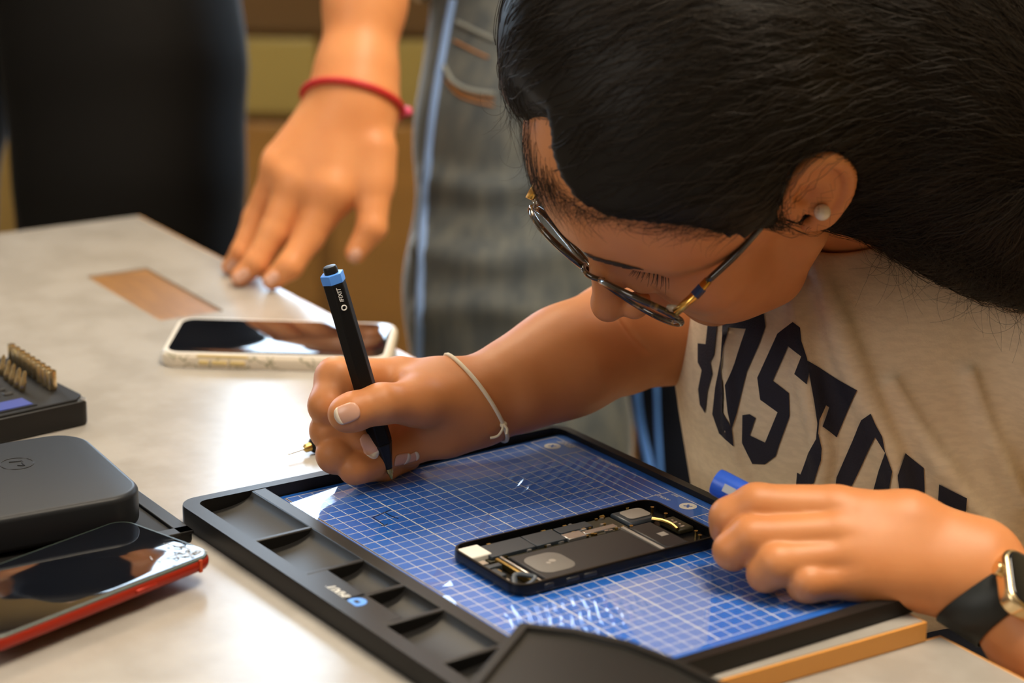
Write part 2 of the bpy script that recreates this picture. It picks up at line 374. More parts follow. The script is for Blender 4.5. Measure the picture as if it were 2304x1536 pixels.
# rib between the compartments and the mat
bm = bmesh.new(); ubox(bm, -22.35, -21.2, V0 + .9, 35.8, .003, .0122); bmobj('divider', bm, M['blk'], tray, bevel=.001)
bm = bmesh.new(); ubox(bm, -21.3, U1 - .85, 35.35, 36.3, .003, .0085); bmobj('front_ledge', bm, M['blk'], tray, bevel=.001)
divs = [-.6, 7.35, 13.85, 18.6, 22.95, 29.1, 35.3, 36.2]
for v in divs[1:-1]:
    bm = bmesh.new(); ubox(bm, -26.8, -22.2, v - .22, v + .22, .003, .0122); bmobj('divider', bm, M['blk'], tray, bevel=.0008)
for i, (a, b) in enumerate(zip(divs, divs[1:])):
    uo = -25.0 if i in (2, 3) else -26.7
    prof = [(uo, .003), (uo, .0052)] + [(uo + (-22.3 - uo) * (.25 + .75 * t), .0052 + .0068 * (1 - math.sqrt(max(0, 1 - t * t)))) for t in np.linspace(0, 1, 14)] + [(-22.3, .003)]
    bm = bmesh.new(); loft(bm, [[uvp(u, v, z) for u, z in prof] for v in (a + .2, b - .2)]); bmobj('compartment', bm, M['blk'], tray, angle=.5)
bm = bmesh.new(); ubox(bm, -26.9, -24.95, 14.0, 22.8, .003, .0122); bmobj('logo_panel', bm, M['blk'], tray, bevel=.0008)
def disc(bm, x, y, z, r, n=32, rx=1.): loft(bm, [[(x + r * rx * math.cos(2 * math.pi * i / n), y + r * math.sin(2 * math.pi * i / n), q) for i in range(n)] for q in (z, z + .0001)])
def uvl(px, py, z):
    q = loc(np.array(WM(tray).inverted()), TP(px, py, z)); return q[0], q[1]
x, y = uvl(803, 1353, .7625)
bm = bmesh.new(); disc(bm, x, y, .0123, .0052); d = bmobj('logo_disc', bm, M['lblue'], tray, label='light blue round logo')
bm = bmesh.new(); box(bm, (x - .0012, y - .0018, .0124), (x + .0012, y + .0018, .0126)); bmobj('logo_mark', bm, M['blk'], d)
x2, y2 = uvl(762, 1330, .7625)
text('logo_lettering', 'iFIXIT', .0072, M['white'], tray, Matrix.Translation((x2, y2, .0124)) @ Matrix.Rotation(math.pi / 2, 4, 'Z'))
# the mat
gm = thing('gridded_mat', 'glossy blue work mat with a white printed grid lying in the black tray', 'mat', (MX, MY, MATZ - .0018), TH0)
bm = bmesh.new(); slab(bm, 24.6 * CELL, 35.8 * CELL, .003, -.0001, .0016, .0004, cx=-8.5 * CELL, cy=-17.4 * CELL); bmobj('mat_sheet', bm, M['blue'], gm)
bm = bmesh.new(); zz = .00163
def line(bm, u0, v0, u1, v1, w):
    a = np.array(uvp(u0, v0)[:2]); b = np.array(uvp(u1, v1)[:2]); t = (b - a) / np.linalg.norm(b - a); n = np.array([-t[1], t[0]]) * w / 2
    vs = [bm.verts.new((*p, zz)) for p in (a - n, b - n, b + n, a + n)]; bm.faces.new(vs)
NV = 34
for i in range(21): line(bm, -i, 0, -i, NV, .00075 if i % 5 == 0 else .0004)
for j in range(NV + 1): line(bm, -20, j, .9 if j and j < NV and j % 1 == 0 and False else 0, j, .0006 if j % 5 == 0 else .0004)
for u in (.75, 3.0): line(bm, u, -.1, u, 34.5, .0006)
for u in (1.45, 2.2): line(bm, u, 3.4, u, 13.4, .0005); line(bm, u, 18, u, 31, .0005)
for v in (-.1, 3.4, 13.4, 18, 31, 34.5): line(bm, .75, v, 3.0, v, .0006)
line(bm, -20.0, 0, -20.0, NV, .0012)
bmobj('printed_grid', bm, M['white'], gm, label='white printed grid lines')
Mi = np.array(WM(gm).inverted())
def gl(px, py): return loc(Mi, TP(px, py, MATZ))[:2]
for q in ((1243, 1003), (1548, 1138)):
    x, y = gl(*q); bm = bmesh.new(); disc(bm, x, y, .00164, .0052); d = bmobj('logo_disc', bm, M['white'], gm)
    bm = bmesh.new()
    for a in (math.pi / 4, -math.pi / 4):
        R = Matrix.Rotation(a, 3, 'Z'); w, h = (.0006, .0026)
        vs = [bm.verts.new(tuple(R @ Vector((sx * w, sy * h, 0)) + Vector((x, y, .0018)))) for sx, sy in ((-1, -1), (1, -1), (1, 1), (-1, 1))]; bm.faces.new(vs)
    bm.faces.new([bm.verts.new((x + .0013 * math.cos(k * math.pi / 4), y + .0013 * math.sin(k * math.pi / 4), .00182)) for k in range(8)])
    bmobj('logo_mark', bm, M['blue'], d)
def mtext(q, s, size):
    x, y = gl(*q); text('lettering', s, size, M['white'], gm, Matrix.Translation((x, y, .00168)) @ Matrix.Rotation(math.pi / 2, 4, 'Z'))
mtext((1275, 999), 'iFIXIT', .0056); mtext((1370, 1040), 'ANTI-STATIC /', .0032); mtext((1492, 1118), 'ANTI-ST', .0032); mtext((1520, 1114), 'MAT', .0026)
# pen strokes of a small square drawn on the mat
bm = bmesh.new()
for pts in (((840, 1163), (866, 1152), (878, 1147)), ((868, 1153), (880, 1160), (896, 1166)), ((838, 1163), (852, 1172), (863, 1180)), ((858, 1181), (864, 1182), (872, 1178))):
    tube(bm, [(*gl(*p), .00172) for p in spline([np.array([*p, 0.]) for p in pts], 5) for p in [p[:2]]], .0003, 5)
bmobj('ink_drawing', bm, M['ink'], gm, label='small square drawn in dark ink')
# clear protective film lying on the mat, wrinkled in two places
fm = bpy.data.materials.new('clear film'); fm.use_nodes = True; nt = fm.node_tree; nt.nodes.clear()
def N(t, **k):
    n = nt.nodes.new(t)
    for a, b in k.items(): setattr(n, a, b)
    return n
out = N('ShaderNodeOutputMaterial'); mix = N('ShaderNodeMixShader'); tr = N('ShaderNodeBsdfTransparent'); gl_ = N('ShaderNodeBsdfGlossy'); fr = None
gl_.inputs['Roughness'].default_value = .03
tc = N('ShaderNodeTexCoord')
def schlick(nt, f0, nrm=None):
    g = nt.nodes.new('ShaderNodeNewGeometry'); d = nt.nodes.new('ShaderNodeVectorMath'); d.operation = 'DOT_PRODUCT'
    nt.links.new(nrm or g.outputs['Normal'], d.inputs[0]); nt.links.new(g.outputs['Incoming'], d.inputs[1])
    last = d.outputs['Value']
    for op, v in (('ABSOLUTE', 0), ('SUBTRACT', 1), ('POWER', 5), ('MULTIPLY_ADD', 1 - f0)):
        m = nt.nodes.new('ShaderNodeMath'); m.operation = op; m.use_clamp = True
        if op == 'SUBTRACT': m.inputs[0].default_value = 1; nt.links.new(last, m.inputs[1])
        else:
            nt.links.new(last, m.inputs[0]); m.inputs[1].default_value = v
            if op == 'MULTIPLY_ADD': m.inputs[2].default_value = f0
        last = m.outputs[0]
    return last
def wrinkle(c, rad, rot, scale):
    mp = N('ShaderNodeMapping'); mp.vector_type = 'POINT'; mp.inputs['Rotation'].default_value = (0, 0, rot); nt.links.new(tc.outputs['Object'], mp.inputs[0])
    wv = N('ShaderNodeTexWave'); wv.bands_direction = 'Y'; wv.inputs['Scale'].default_value = scale; wv.inputs['Distortion'].default_value = 2.2; wv.inputs['Detail'].default_value = 0; wv.inputs['Detail Scale'].default_value = 1.2
    nt.links.new(mp.outputs[0], wv.inputs[0])
    di = N('ShaderNodeVectorMath', operation='DISTANCE'); di.inputs[1].default_value = (c[0], c[1], 0); nt.links.new(tc.outputs['Object'], di.inputs[0])
    mr = N('ShaderNodeMapRange'); mr.inputs[1].default_value = rad; mr.inputs[2].default_value = rad * .6; nt.links.new(di.outputs['Value'], mr.inputs[0])
    mu = N('ShaderNodeMath', operation='MULTIPLY'); nt.links.new(wv.outputs['Fac'], mu.inputs[0]); nt.links.new(mr.outputs[0], mu.inputs[1]); return mu
w1 = wrinkle(gl(1300, 1090), .05, -TH0 + .06, 42); w2 = wrinkle(gl(1290, 1385), .042, -TH0 - .5, 60)
ad = N('ShaderNodeMath', operation='ADD'); nt.links.new(w1.outputs[0], ad.inputs[0]); nt.links.new(w2.outputs[0], ad.inputs[1])
bu = N('ShaderNodeBump'); bu.inputs['Strength'].default_value = .55; bu.inputs['Distance'].default_value = .0012; nt.links.new(ad.outputs[0], bu.inputs['Height'])
nt.links.new(bu.outputs[0], gl_.inputs['Normal'])
nt.links.new(schlick(nt, .05, bu.outputs[0]), mix.inputs[0]); nt.links.new(tr.outputs[0], mix.inputs[1]); nt.links.new(gl_.outputs[0], mix.inputs[2]); nt.links.new(mix.outputs[0], out.inputs[0])
bm = bmesh.new(); vs = [bm.verts.new((x, y, .0021)) for x, y in rr(24.3 * CELL, 35.4 * CELL, .003, 4, -8.5 * CELL, -17.4 * CELL)]; bm.faces.new(vs)
bmobj('clear_film', bm, fm, gm, label='clear wrinkled protective film')
# raised folds of the film that catch the window between the standing people, and a whitish sheet painted for a broad pale reflection
def film_fold(px, aim, z=.0036):
    c = np.mean([TP(*q, MATZ) for q in px], 0); v = c - CAM; v /= np.linalg.norm(v); w = np.array(aim) - c; w /= np.linalg.norm(w); n = w - v; n /= np.linalg.norm(n)
    bm = bmesh.new(); vs = []
    for q in px:
        P = TP(*q, MATZ); P[2] = MATZ + z - .0018 - ((P - c)[:2] @ n[:2]) / n[2]; vs.append(bm.verts.new(loc(Mi, P)))
    bm.faces.new(vs); bmobj('film_fold', bm, fm, gm, label='raised fold of the clear film')
film_fold(((1104, 1158), (1100, 1180), (1088, 1200), (1062, 1207)), (-.285, 2.35, 1.27)); film_fold(((985, 1284), (1000, 1304), (972, 1304)), (-.285, 2.35, 1.3)); film_fold(((946, 1322), (960, 1314), (1012, 1316), (1020, 1330)), (-.285, 2.35, 1.3)); film_fold(((975, 1342), (1008, 1346), (1024, 1362), (1029, 1377)), (-.285, 2.35, 1.3))
film_fold(((636, 1142), (760, 1106), (748, 1130), (742, 1160), (728, 1192)), (-.26, 2.35, 1.25), .0042)
haze_mat = bpy.data.materials.new('painted reflection haze'); haze_mat.use_nodes = True; nt = haze_mat.node_tree; nt.nodes.clear()
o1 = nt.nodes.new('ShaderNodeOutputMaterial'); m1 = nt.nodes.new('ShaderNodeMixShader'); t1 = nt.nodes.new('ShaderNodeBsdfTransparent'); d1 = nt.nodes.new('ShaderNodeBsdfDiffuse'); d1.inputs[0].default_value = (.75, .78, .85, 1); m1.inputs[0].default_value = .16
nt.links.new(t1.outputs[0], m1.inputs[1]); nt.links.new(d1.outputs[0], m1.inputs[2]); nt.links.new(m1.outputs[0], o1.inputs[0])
bm = bmesh.new(); bm.faces.new([bm.verts.new((*gl(*q), .0019)) for q in ((1350, 1322), (1500, 1280), (1545, 1268), (1600, 1330), (1592, 1440), (1570, 1462), (1470, 1488))]); bmobj('reflection_haze', bm, haze_mat, gm, label='whitish haze painted for a reflection on the mat')  # diffuse veil with the pale reflection put into its colour
# ---------------------------------------------------------------- phones
M['glassblk'] = mat('black screen glass', (.004, .005, .008), .04, spec=.6, coat=.3)
M['case'] = mat('cream branch pattern phone case', (.72, .64, .52), .4, lines=(70, (.20, .19, .09), .022))
M['caserim'] = mat('cream case rim', (.66, .62, .56), .35)
M['btn'] = mat('yellowish case buttons', (.60, .46, .20), .4)
M['red'] = mat('red aluminium', (.36, .022, .008), .32, metal=.35)
M['green'] = mat('green-grey bezel', (.07, .10, .085), .35)
def phone_frame(corners, z):
    """corners: near-left, near-right, far-left of the outline in the photograph"""
    a, b, c = (TP(*q, z) for q in corners); ex = b - a; ang = math.atan2(ex[1], ex[0]); return a, ang, float(np.linalg.norm(ex)), float(np.linalg.norm(c - a))
a = TP(366, 795, TZ + .0115); b = TP(908, 806, TZ + .0115); ang2 = -.045
ph = thing('cased_smartphone', 'smartphone in a cream case with green branch pattern lying behind the hand with the pen', 'smartphone', (*(TP(633, 765, TZ + .01)[:2]), TZ), ang2)
ph.matrix_world = WM(ph) @ Matrix.Rotation(math.radians(3.0), 4, 'X')
PW, PH = .160, .077
bm = bmesh.new(); slab(bm, PW, PH, .012, .0005, .0115, .003, 10, m=4); bmobj('phone_case', bm, M['case'], ph, label='cream case with green branch pattern')
bm = bmesh.new(); slab(bm, PW - .003, PH - .003, .011, .010, .0121, .0008, 10); bmobj('case_rim', bm, M['caserim'], ph)
bm = bmesh.new(); slab(bm, PW - .009, PH - .009, .009, .0105, .0124, .0003, 10); bmobj('screen', bm, M['glassblk'], ph, label='black glossy screen')
bm = bmesh.new(); slab(bm, .0375, .008, .0025, -.0045, .0045, .001, 4); q = bmobj('button_panel', bm, M['btn'], ph); q.matrix_local = Matrix.Translation((-.0355, -PH / 2 + .0018, .0062)) @ Matrix.Rotation(math.pi / 2, 4, 'X') @ Matrix.Diagonal((1, .01 / .006 * .8, .35, 1))
for x, w in ((-.0485, .007), (-.0375, .011), (-.025, .011)):
    bm = bmesh.new(); box(bm, (x - w / 2, -PH / 2 - .0012, .0045), (x + w / 2, -PH / 2 + .002, .0078)); bmobj('side_button', bm, M['btn'], ph, bevel=.001)
# red phone with a cracked corner
zr = TZ + .0165
Bq = TP(491, 1243, zr); ax = math.radians(-129 + 180)          # long axis
rp = thing('cracked_red_smartphone', 'red smartphone with a cracked black screen lying face up on the black case base', 'smartphone', (0, 0, 0), 0)
e1 = np.array([math.cos(ax), math.sin(ax), 0]); e2 = np.array([-math.sin(ax), math.cos(ax), 0])
cen = Bq - e1 * .0755 + e2 * .0385
rp.matrix_world = Matrix.Translation((cen[0], cen[1], TZ + .0083)) @ Matrix.Rotation(ax, 4, 'Z')
bm = bmesh.new(); slab(bm, .151, .0757, .011, 0, .0078, .0034, 10, m=4); bmobj('phone_body', bm, M['red'], rp, label='red metal frame')
bm = bmesh.new(); slab(bm, .1492, .0739, .0102, .0066, .00815, .0005, 10); bmobj('bezel', bm, M['green'], rp)
bm = bmesh.new(); slab(bm, .1474, .0722, .0096, .0072, .00835, .0004, 10); scr = bmobj('screen', bm, M['glassblk'], rp, label='cracked black screen')
M['crack'] = mat('shattered glass', (.55, .58, .62), .12, spec=.9)
bm = bmesh.new(); r_ = random.Random(4)
for i in range(46):
    t0 = r_.uniform(math.pi * .70, math.pi * 1.42); l0 = abs(r_.gauss(0, .010)); p = np.array([.0715, -.034]) + .001 + l0 * np.array([math.cos(t0), -math.sin(t0) * .6])
    p = np.array([.0725 - abs(r_.gauss(0, .011)), -.0345 + abs(r_.gauss(0, .013))]); q = p + np.array([r_.uniform(-.006, .003), r_.uniform(-.002, .006)])
    w = r_.uniform(.0001, .0006); n = np.array([-(q - p)[1], (q - p)[0]]); n = n / (np.linalg.norm(n) + 1e-9) * w
    z = .0084 + r_.uniform(0, .0002); vs = [bm.verts.new((*(p - n), z)), bm.verts.new((*(q), z + .0001)), bm.verts.new((*(p + n), z + .0003))]; bm.faces.new(vs)
for i in range(9):
    p = np.array([.0735 - .004 * r_.random(), -.0345 + .004 * r_.random()]); a0 = math.pi * (.55 + .4 * i / 9) ; pts = [p]
    for k in range(6): a0 += r_.uniform(-.25, .25); pts.append(pts[-1] + .0042 * np.array([math.cos(a0), math.sin(a0)]))
    pts = [np.array([min(max(x, -.073), .0735), min(max(y, -.0358), .0355), .0084]) for x, y in pts]; tube(bm, pts, .00013, 4)
bmobj('cracks', bm, M['crack'], scr, label='white shattered cracks in the corner')
for x, w in ((.018, .014),): 
    bm = bmesh.new(); box(bm, (x, -.0386, .0028), (x + w, -.037, .0050)); bmobj('side_button', bm, M['red'], rp, bevel=.0006)
bm = bmesh.new(); box(bm, (.0625, -.03812, .0006), (.0645, -.037, .0074)); bmobj('antenna_line', bm, mat('orange antenna line', (.55, .06, .01), .4), rp)
# opened phone with its parts bare
op_ang = math.radians(34.3); opc = (TP(1014, 1226, MATZ + .007) + TP(1157, 1324, MATZ + .007)) / 2
LP, WP = .1384, .0675
e1 = np.array([math.cos(op_ang), math.sin(op_ang), 0]); cen = opc + e1 * LP / 2
op = thing('opened_phone', 'opened black phone showing its battery and circuit board, lying on the blue mat', 'phone', (cen[0], cen[1], MATZ + .0004), op_ang)
bm = bmesh.new()
Lo = rr(LP, WP, .010, 10); Li = rr(LP - .0032, WP - .0032, .0085, 10)
lo_ = [[(x * (1 - q), y * (1 - q * 2), z) for x, y in Lo] for z, q in ((0, .016), (.0006, .006), (.0018, .001), (.0035, 0), (.0055, .0005), (.0064, .002), (.0068, .005))]
loft(bm, lo_ + [[(x, y, .0068) for x, y in Li], [(x, y, .0016) for x, y in Li]]); bmobj('housing', bm, mat('black anodised housing', (.012, .012, .013), .3, metal=.6), op)
M['brass'] = mat('brass contacts', (.55, .38, .12), .3, metal=1); M['silver'] = mat('steel shield', (.74, .74, .74), .2, metal=.8); M['dshield'] = mat('blue-grey shield', (.05, .065, .085), .35, metal=.3)
M['batt'] = mat('matt black battery', (.014, .015, .02), .42); M['gray'] = mat('grey plastic', (.34, .31, .28), .5); M['pcb'] = mat('dark board', (.03, .026, .012), .4); M['sticker'] = mat('taupe sticker', (.16, .15, .14), .5)
def comp(name, x0, x1, y0, y1, z0, z1, m, bev=.0004, parent=op, label=None):
    bm = bmesh.new(); box(bm, (x0, y0, z0), (x1, y1, z1)); return bmobj(name, bm, M[m], parent, bevel=bev, label=label)
# x: along the phone (camera end at -x), y: positive towards the far long side
comp('battery', -.048, .028, -.030, .006, .0016, .0052, 'batt', .001, label='flat black battery')
bm = bmesh.new(); slab(bm, .0235, .0245, .0075, .0052, .00535, .00005, 8, cx=-.0335, cy=-.012); stk = bmobj('battery_sticker', bm, M['sticker'], op, label='rounded taupe sticker with a pale mark')
bm = bmesh.new(); disc(bm, -.031, -.011, .0054, .0020); disc(bm, -.0345, -.0125, .0054, .0014); bmobj('sticker_mark', bm, M['gray'], stk)
lb = comp('logic_board', -.058, .036, .009, .0285, .0016, .0034, 'pcb')
for nm, x0, x1, y0, y1, z, m in (('shield', -.056, -.027, .010, .026, .0056, 'dshield'), ('shield', -.0265, -.006, .010, .026, .0056, 'dshield'), ('shield', -.004, .018, .019, .027, .005, 'dshield'), ('connector', -.006, .006, .0085, .0165, .0056, 'silver'), ('connector', .008, .030, .012, .0165, .0045, 'silver')):
    comp(nm, x0, x1, y0, y1, .0034, z, m, .0003, lb)
r_ = random.Random(2)
for i in range(44):
    x = r_.uniform(-.056, .034); y = r_.choice([r_.uniform(.0266, .0283), r_.uniform(.0088, .0098), r_.uniform(.0170, .0185)]); s = r_.uniform(.0007, .0019)
    comp('contact', x, x + s * 1.8, y, y + s, .0034, .0042 + r_.random() * .0008, r_.choice(['brass', 'brass', 'silver']), 0, lb)
comp('camera_module', -.0675, -.0535, .0135, .0285, .0016, .0062, 'white', .0008, label='bright square camera cover')
for i, (x, y, w, h, m) in enumerate(((-.0665, .006, .006, .005, 'silver'), (-.0655, -.001, .009, .004, 'dshield'), (-.0645, -.007, .004, .004, 'brass'), (-.066, -.013, .004, .010, 'dshield'), (-.0665, -.019, .003, .003, 'silver'))):
    comp('camera_part', x, x + w, y, y + h, .0016, .0045 + .0006 * (i % 2), m)
comp('bracket', -.0555, -.0535, -.029, .008, .0016, .0054, 'brass'); comp('bracket', -.0515, -.0500, -.030, .010, .0016, .0050, 'silver')
bm = bmesh.new(); tube(bm, spline([(-.064, -.024, .004), (-.060, -.018, .006), (-.056, -.021, .0065), (-.053, -.026, .006), (-.058, -.029, .005), (-.063, -.028, .004)], 6), .0015, 8, flat=.6); bmobj('flex_cable', bm, M['dshield'], op)
comp('speaker_unit', .037, .056, .010, .0295, .0016, .005, 'dshield', .0015)
bm = bmesh.new(); slab(bm, .0155, .0125, .003, .005, .0056, .0002, 6, cx=.0485, cy=.0205); bmobj('speaker_cover', bm, M['gray'], op, label='pale grey rounded cover')
comp('vibration_motor', .033, .050, -.029, .008, .0016, .0048, 'batt', .002); comp('motor_label', .041, .046, -.014, -.009, .0048, .0050, 'gray', 0)
comp('frame_rail', .0295, .0318, -.030, .009, .0016, .0052, 'gray', .0004)
dk = comp('dock_connector', .055, .0655, -.012, .007, .0016, .005, 'pcb', .001)
for i in range(4): comp('contact', .058 + .0014 * (i % 2), .0605, -.010 + i * .0034, -.0085 + i * .0034, .005, .0056, 'silver', 0, dk)
bm = bmesh.new(); tube(bm, spline([(.052, .009, .0052), (.0545, .003, .0056), (.0555, -.004, .0056), (.0545, -.011, .0052)], 6), .0011, 8); bmobj('gold_spring', bm, M['brass'], op)
for x, y in ((.064, .012), (.0635, .024), (.062, -.018), (.060, -.024), (-.0655, .0305), (.0505, .0305), (.036, .0075)):
    bm = bmesh.new(); disc(bm, x, y, .0050, .0011, 12); lathe(bm, (x, y, .0016), (x, y, .0050), [(0, .0008), (1, .0008)], 8); bmobj('screw', bm, M['brass'], op)
for x, w in ((-.052, .006), (-.038, .0085), (-.0265, .0085)):
    bm = bmesh.new(); box(bm, (x, -WP / 2 - .0005, .0024), (x + w, -WP / 2 + .001, .0048)); bmobj('side_button', bm, M['batt'], op, bevel=.0006)
# ---------------------------------------------------------------- driver bit kit, its lid, and the flat base
bz = .7685; c0 = TP(202, 893, bz); ab = math.radians(-137 + 180 - 3)
bk = thing('driver_bit_case', 'black plastic case holding upright brass-coloured driver bits', 'tool case', (c0[0], c0[1], TZ), ab)
BW, BD, BH = .150, .112, .0185
bm = bmesh.new(); slab(bm, BW, BD, .006, .0003, BH - .0015, .0015, 6, cx=-BW / 2, cy=BD / 2); bmobj('case_tray', bm, M['blk'], bk)
bm = bmesh.new()
pl = [(-.0005 - .008, .0012), (-.0012, .009), (-.0012, BD - .006), (-.007, BD - .0012), (-BW + .001, BD - .0012), (-BW + .001, .0012)]
loft(bm, [[(x, y, z) for x, y in pl] for z in (BH - .004, BH)]); bmobj('bit_insert', bm, M['blk2'], bk, bevel=.0008)
bm = bmesh.new(); disc(bm, -.0032, .0034, BH - .0012, .0022, 16); lathe(bm, (-.0032, .0034, BH - .003), (-.0032, .0034, BH - .0012), [(0, .0022), (1, .0022)], 16); bmobj('magnet', bm, M['silver'], bk)
Mb = np.array(WM(bk).inverted())
def bl(px, py): return loc(Mb, TP(px, py, TZ + BH))[:2]
c1, c2_, c3_ = bl(76, 912), bl(66, 897), bl(0, 912)
bm = bmesh.new(); box(bm, (-.075, c1[1] - .001, BH), (c1[0] + .002, c2_[1] + .004, BH + .0006)); bmobj('card_frame', bm, M['blk2'], bk)
bm = bmesh.new(); box(bm, (-.073, c1[1] + .001, BH + .0006), (c1[0], c2_[1] + .002, BH + .001)); bmobj('blue_card', bm, mat('blue card', (.012, .03, .24), .5), bk, label='blue card panel')
M['bit'] = mat('brass-coloured steel', (.78, .62, .36), .25, metal=1)
Wb = WM(bk)
def bit(name, lab, cat, x, y, r, h, prof, grp, tilt=(0, 0), n=20):
    bm = bmesh.new(); lathe(bm, (0, 0, 0), (0, 0, h), [(0, r * .9)] + prof, n)
    o = bmobj(name, bm, M['bit'], None, angle=.7); o.matrix_world = Wb @ Matrix.Translation((x, y, BH + .0001)) @ Matrix.Rotation(tilt[0], 4, 'X') @ Matrix.Rotation(tilt[1], 4, 'Y'); tag(o, lab, cat, grp); return o
s_a, s_b = bl(117, 875), bl(28, 815); ordw = ['nearest', 'second', 'third', 'fourth', 'fifth', 'sixth', 'seventh', 'eighth', 'farthest']
for i in range(9):
    f = i / 8; x, y = s_a + (s_b - s_a) * f; r = .0034 - .0006 * f; h = .0125
    bit('socket_bit', 'brass-coloured hollow socket bit, %s from the camera in the row along the case edge' % ordw[i], 'driver bit', x, y, r, h, [(.03, r), (.96, r), (1, r * .93), (1, r * .6), (.75, r * .55)], 'socket bits along the case edge', n=24)
for i, (px, py) in enumerate(((49, 880), (37, 873), (25, 864), (14, 855), (2, 843))):
    x, y = bl(px, py)
    bit('driver_bit', 'slim brass-coloured driver bit, %s from the camera in the inner row of the case' % ['nearest', 'second', 'third', 'fourth', 'farthest'][i], 'driver bit', x, y, .0021, .0135, [(.03, .0021), (.5, .0021), (.56, .0015), (.88, .0013), (1, .0006)], 'slim bits in the inner row', (.0, .22), n=6)
for i in range(7):
    for j in range(2):
        x, y = bl(49, 880); x -= .010 + .009 * j; y += .010 * i - .002
        bm = bmesh.new(); box(bm, (x - .003, y, BH), (x + .003, y + .004, BH + .0008)); bmobj('slot_rib', bm, M['blk'], bk, bevel=.0005)
# grey lid
lz = TZ + .0288; c0 = TP(337, 1107, lz); al = math.radians(30)
ld = thing('tool_case_lid', 'smooth dark grey case lid with rounded corners resting on the flat black base', 'case lid', (c0[0], c0[1], TZ + .0075), al)
LW, LD, LH = .20, .118, .0213
bm = bmesh.new(); slab(bm, LW, LD, .022, 0, LH, .0035, 12, cx=-LW / 2, cy=LD / 2, m=5); bmobj('lid_shell', bm, mat('dark grey satin plastic', (.016, .0175, .020), .42, spec=.22), ld)
Ml = np.array(WM(ld).inverted()); x, y = loc(Ml, TP(38, 1043, lz))[:2]
bm = bmesh.new(); tube(bm, [(x + .0095 * math.cos(a), y + .0095 * math.sin(a), LH) for a in np.linspace(0, 2 * math.pi, 40, endpoint=False)], .0004, 6, closed=True); d = bmobj('embossed_logo', bm, mat('lid emboss', (.02, .021, .024), .3), ld)
bm = bmesh.new(); R = Matrix.Rotation(-al, 3, 'Z')
pts = [(-.005, .002, 0), (0, .0035, 0), (.002, .0045, 0), (.0027, .001, 0), (.005, -.003, 0), (.001, -.003, 0)]
tube(bm, [np.array(R @ Vector(p)) + np.array([x, y, LH]) for p in spline([np.array(p) for p in pts], 4)], .0005, 6); bmobj('logo_mark', bm, M['blk2'], d)
# flat black base under lid and red phone
c0 = TP(437, 1192, TZ + .0072); ab = math.radians(124)
bs = thing('flat_case_base', 'flat black open case half under the grey lid and the red phone', 'case base', (c0[0], c0[1], TZ), ab)
bm = bmesh.new(); slab(bm, .145, .26, .004, .0003, .0055, .0008, 4, cx=.0725, cy=.13); bmobj('base_panel', bm, M['blk2'], bs)
bm = bmesh.new()
for lo, hi in (((0, 0), (.145, .009)), ((0, 0), (.009, .26)), ((.136, 0), (.145, .26)), ((0, .251), (.145, .26))): box(bm, (*lo, .005), (*hi, .0072))
bmobj('base_rim', bm, M['blk'], bs, bevel=.0006)
# black flap lid in the foreground
zf = .783; P4 = [TP(*q, zf) for q in ((1170, 1397), (1050, 1540), (1300, 1412), (1420, 1440), (1530, 1482), (1645, 1540))]
fl = thing('foreground_box_lid', 'black box lid with a raised rim in the bottom foreground overlapping the tray corner', 'box lid', (P4[0][0], P4[0][1], zf))
o0 = P4[0]; pl = [P4[0], P4[1], P4[1] + (P4[1] - P4[0]) * 1.2, P4[5] + (P4[5] - P4[4]) * 2.2, P4[5], P4[4], P4[3], P4[2]]
pl = [(p - o0)[:2] for p in pl]; ce = np.mean(pl, 0); 
def inset(q, s):
    out = []
    n = len(q)
    for i in range(n):
        a, b, c = q[i - 1], q[i], q[(i + 1) % n]; d1 = (b - a) / np.linalg.norm(b - a); d2 = (c - b) / np.linalg.norm(c - b)
        n1 = np.array([-d1[1], d1[0]]); n2 = np.array([-d2[1], d2[0]]); m = (n1 + n2); m = m / (m @ n1); out.append(b + m * s)
    return out
ar = sum(pl[i - 1][0] * pl[i][1] - pl[i][0] * pl[i - 1][1] for i in range(len(pl))); sg = 1 if ar > 0 else -1
i1, i2 = inset(pl, sg * .0052), inset(pl, sg * .0060)
bm = bmesh.new(); loft(bm, [[(*p, z) for p in q] for q, z in ((pl, -.016), (pl, -.0008), (inset(pl, sg * .0008), 0), (i1, 0), (i2, -.0022))]); bmobj('lid_body', bm, mat('dark box plastic', (.012, .011, .009), .42, spec=.28), fl, angle=.3)
# ================================================================ people
M['skin'] = mat('warm tan skin', (.58, .225, .08), .46, spec=.4, sss=.12, noise=(38, (.64, .265, .10), .3, .7), bump=(420, .06, .0006))
M['skin2'] = mat('tan skin of the leaning hand', (.68, .27, .10), .46, spec=.4, sss=.12, noise=(30, (.74, .32, .125), .3, .7))
M['nail'] = mat('pink fingernail', (.72, .40, .28), .22, spec=.6)
M['nailtip'] = mat('pale nail edge', (.82, .70, .55), .3)
M['hair'] = mat('black brown hair', (.008, .006, .004), .5, spec=.25)
M['shirt'] = mat('cream cotton', (.76, .63, .45), .85, sheen=.1, bump=(700, .25, .0008, (1, 1, 1)), noise=(120, (.70, .575, .41), .4, .6, (1, 1, 3)))
M['letter'] = mat('navy felt lettering', (.016, .016, .03), .8, bump=(900, .4, .001))
M['denim'] = mat('faded grey-blue denim', (.055, .068, .078), .8, noise=(22, (.115, .125, .118), .32, .68, (3, 3, .8)), bump=(500, .3, .001, (1, 1, .15)), sheen=.5)
M['dtrous'] = mat('black trousers cloth', (.0045, .004, .0035), .75, spec=.15, sheen=.12)
M['navy'] = mat('dark navy trousers cloth', (.006, .008, .015), .75, spec=.2, sheen=.2)
M['stitch'] = mat('orange stitching', (.42, .17, .035), .7)
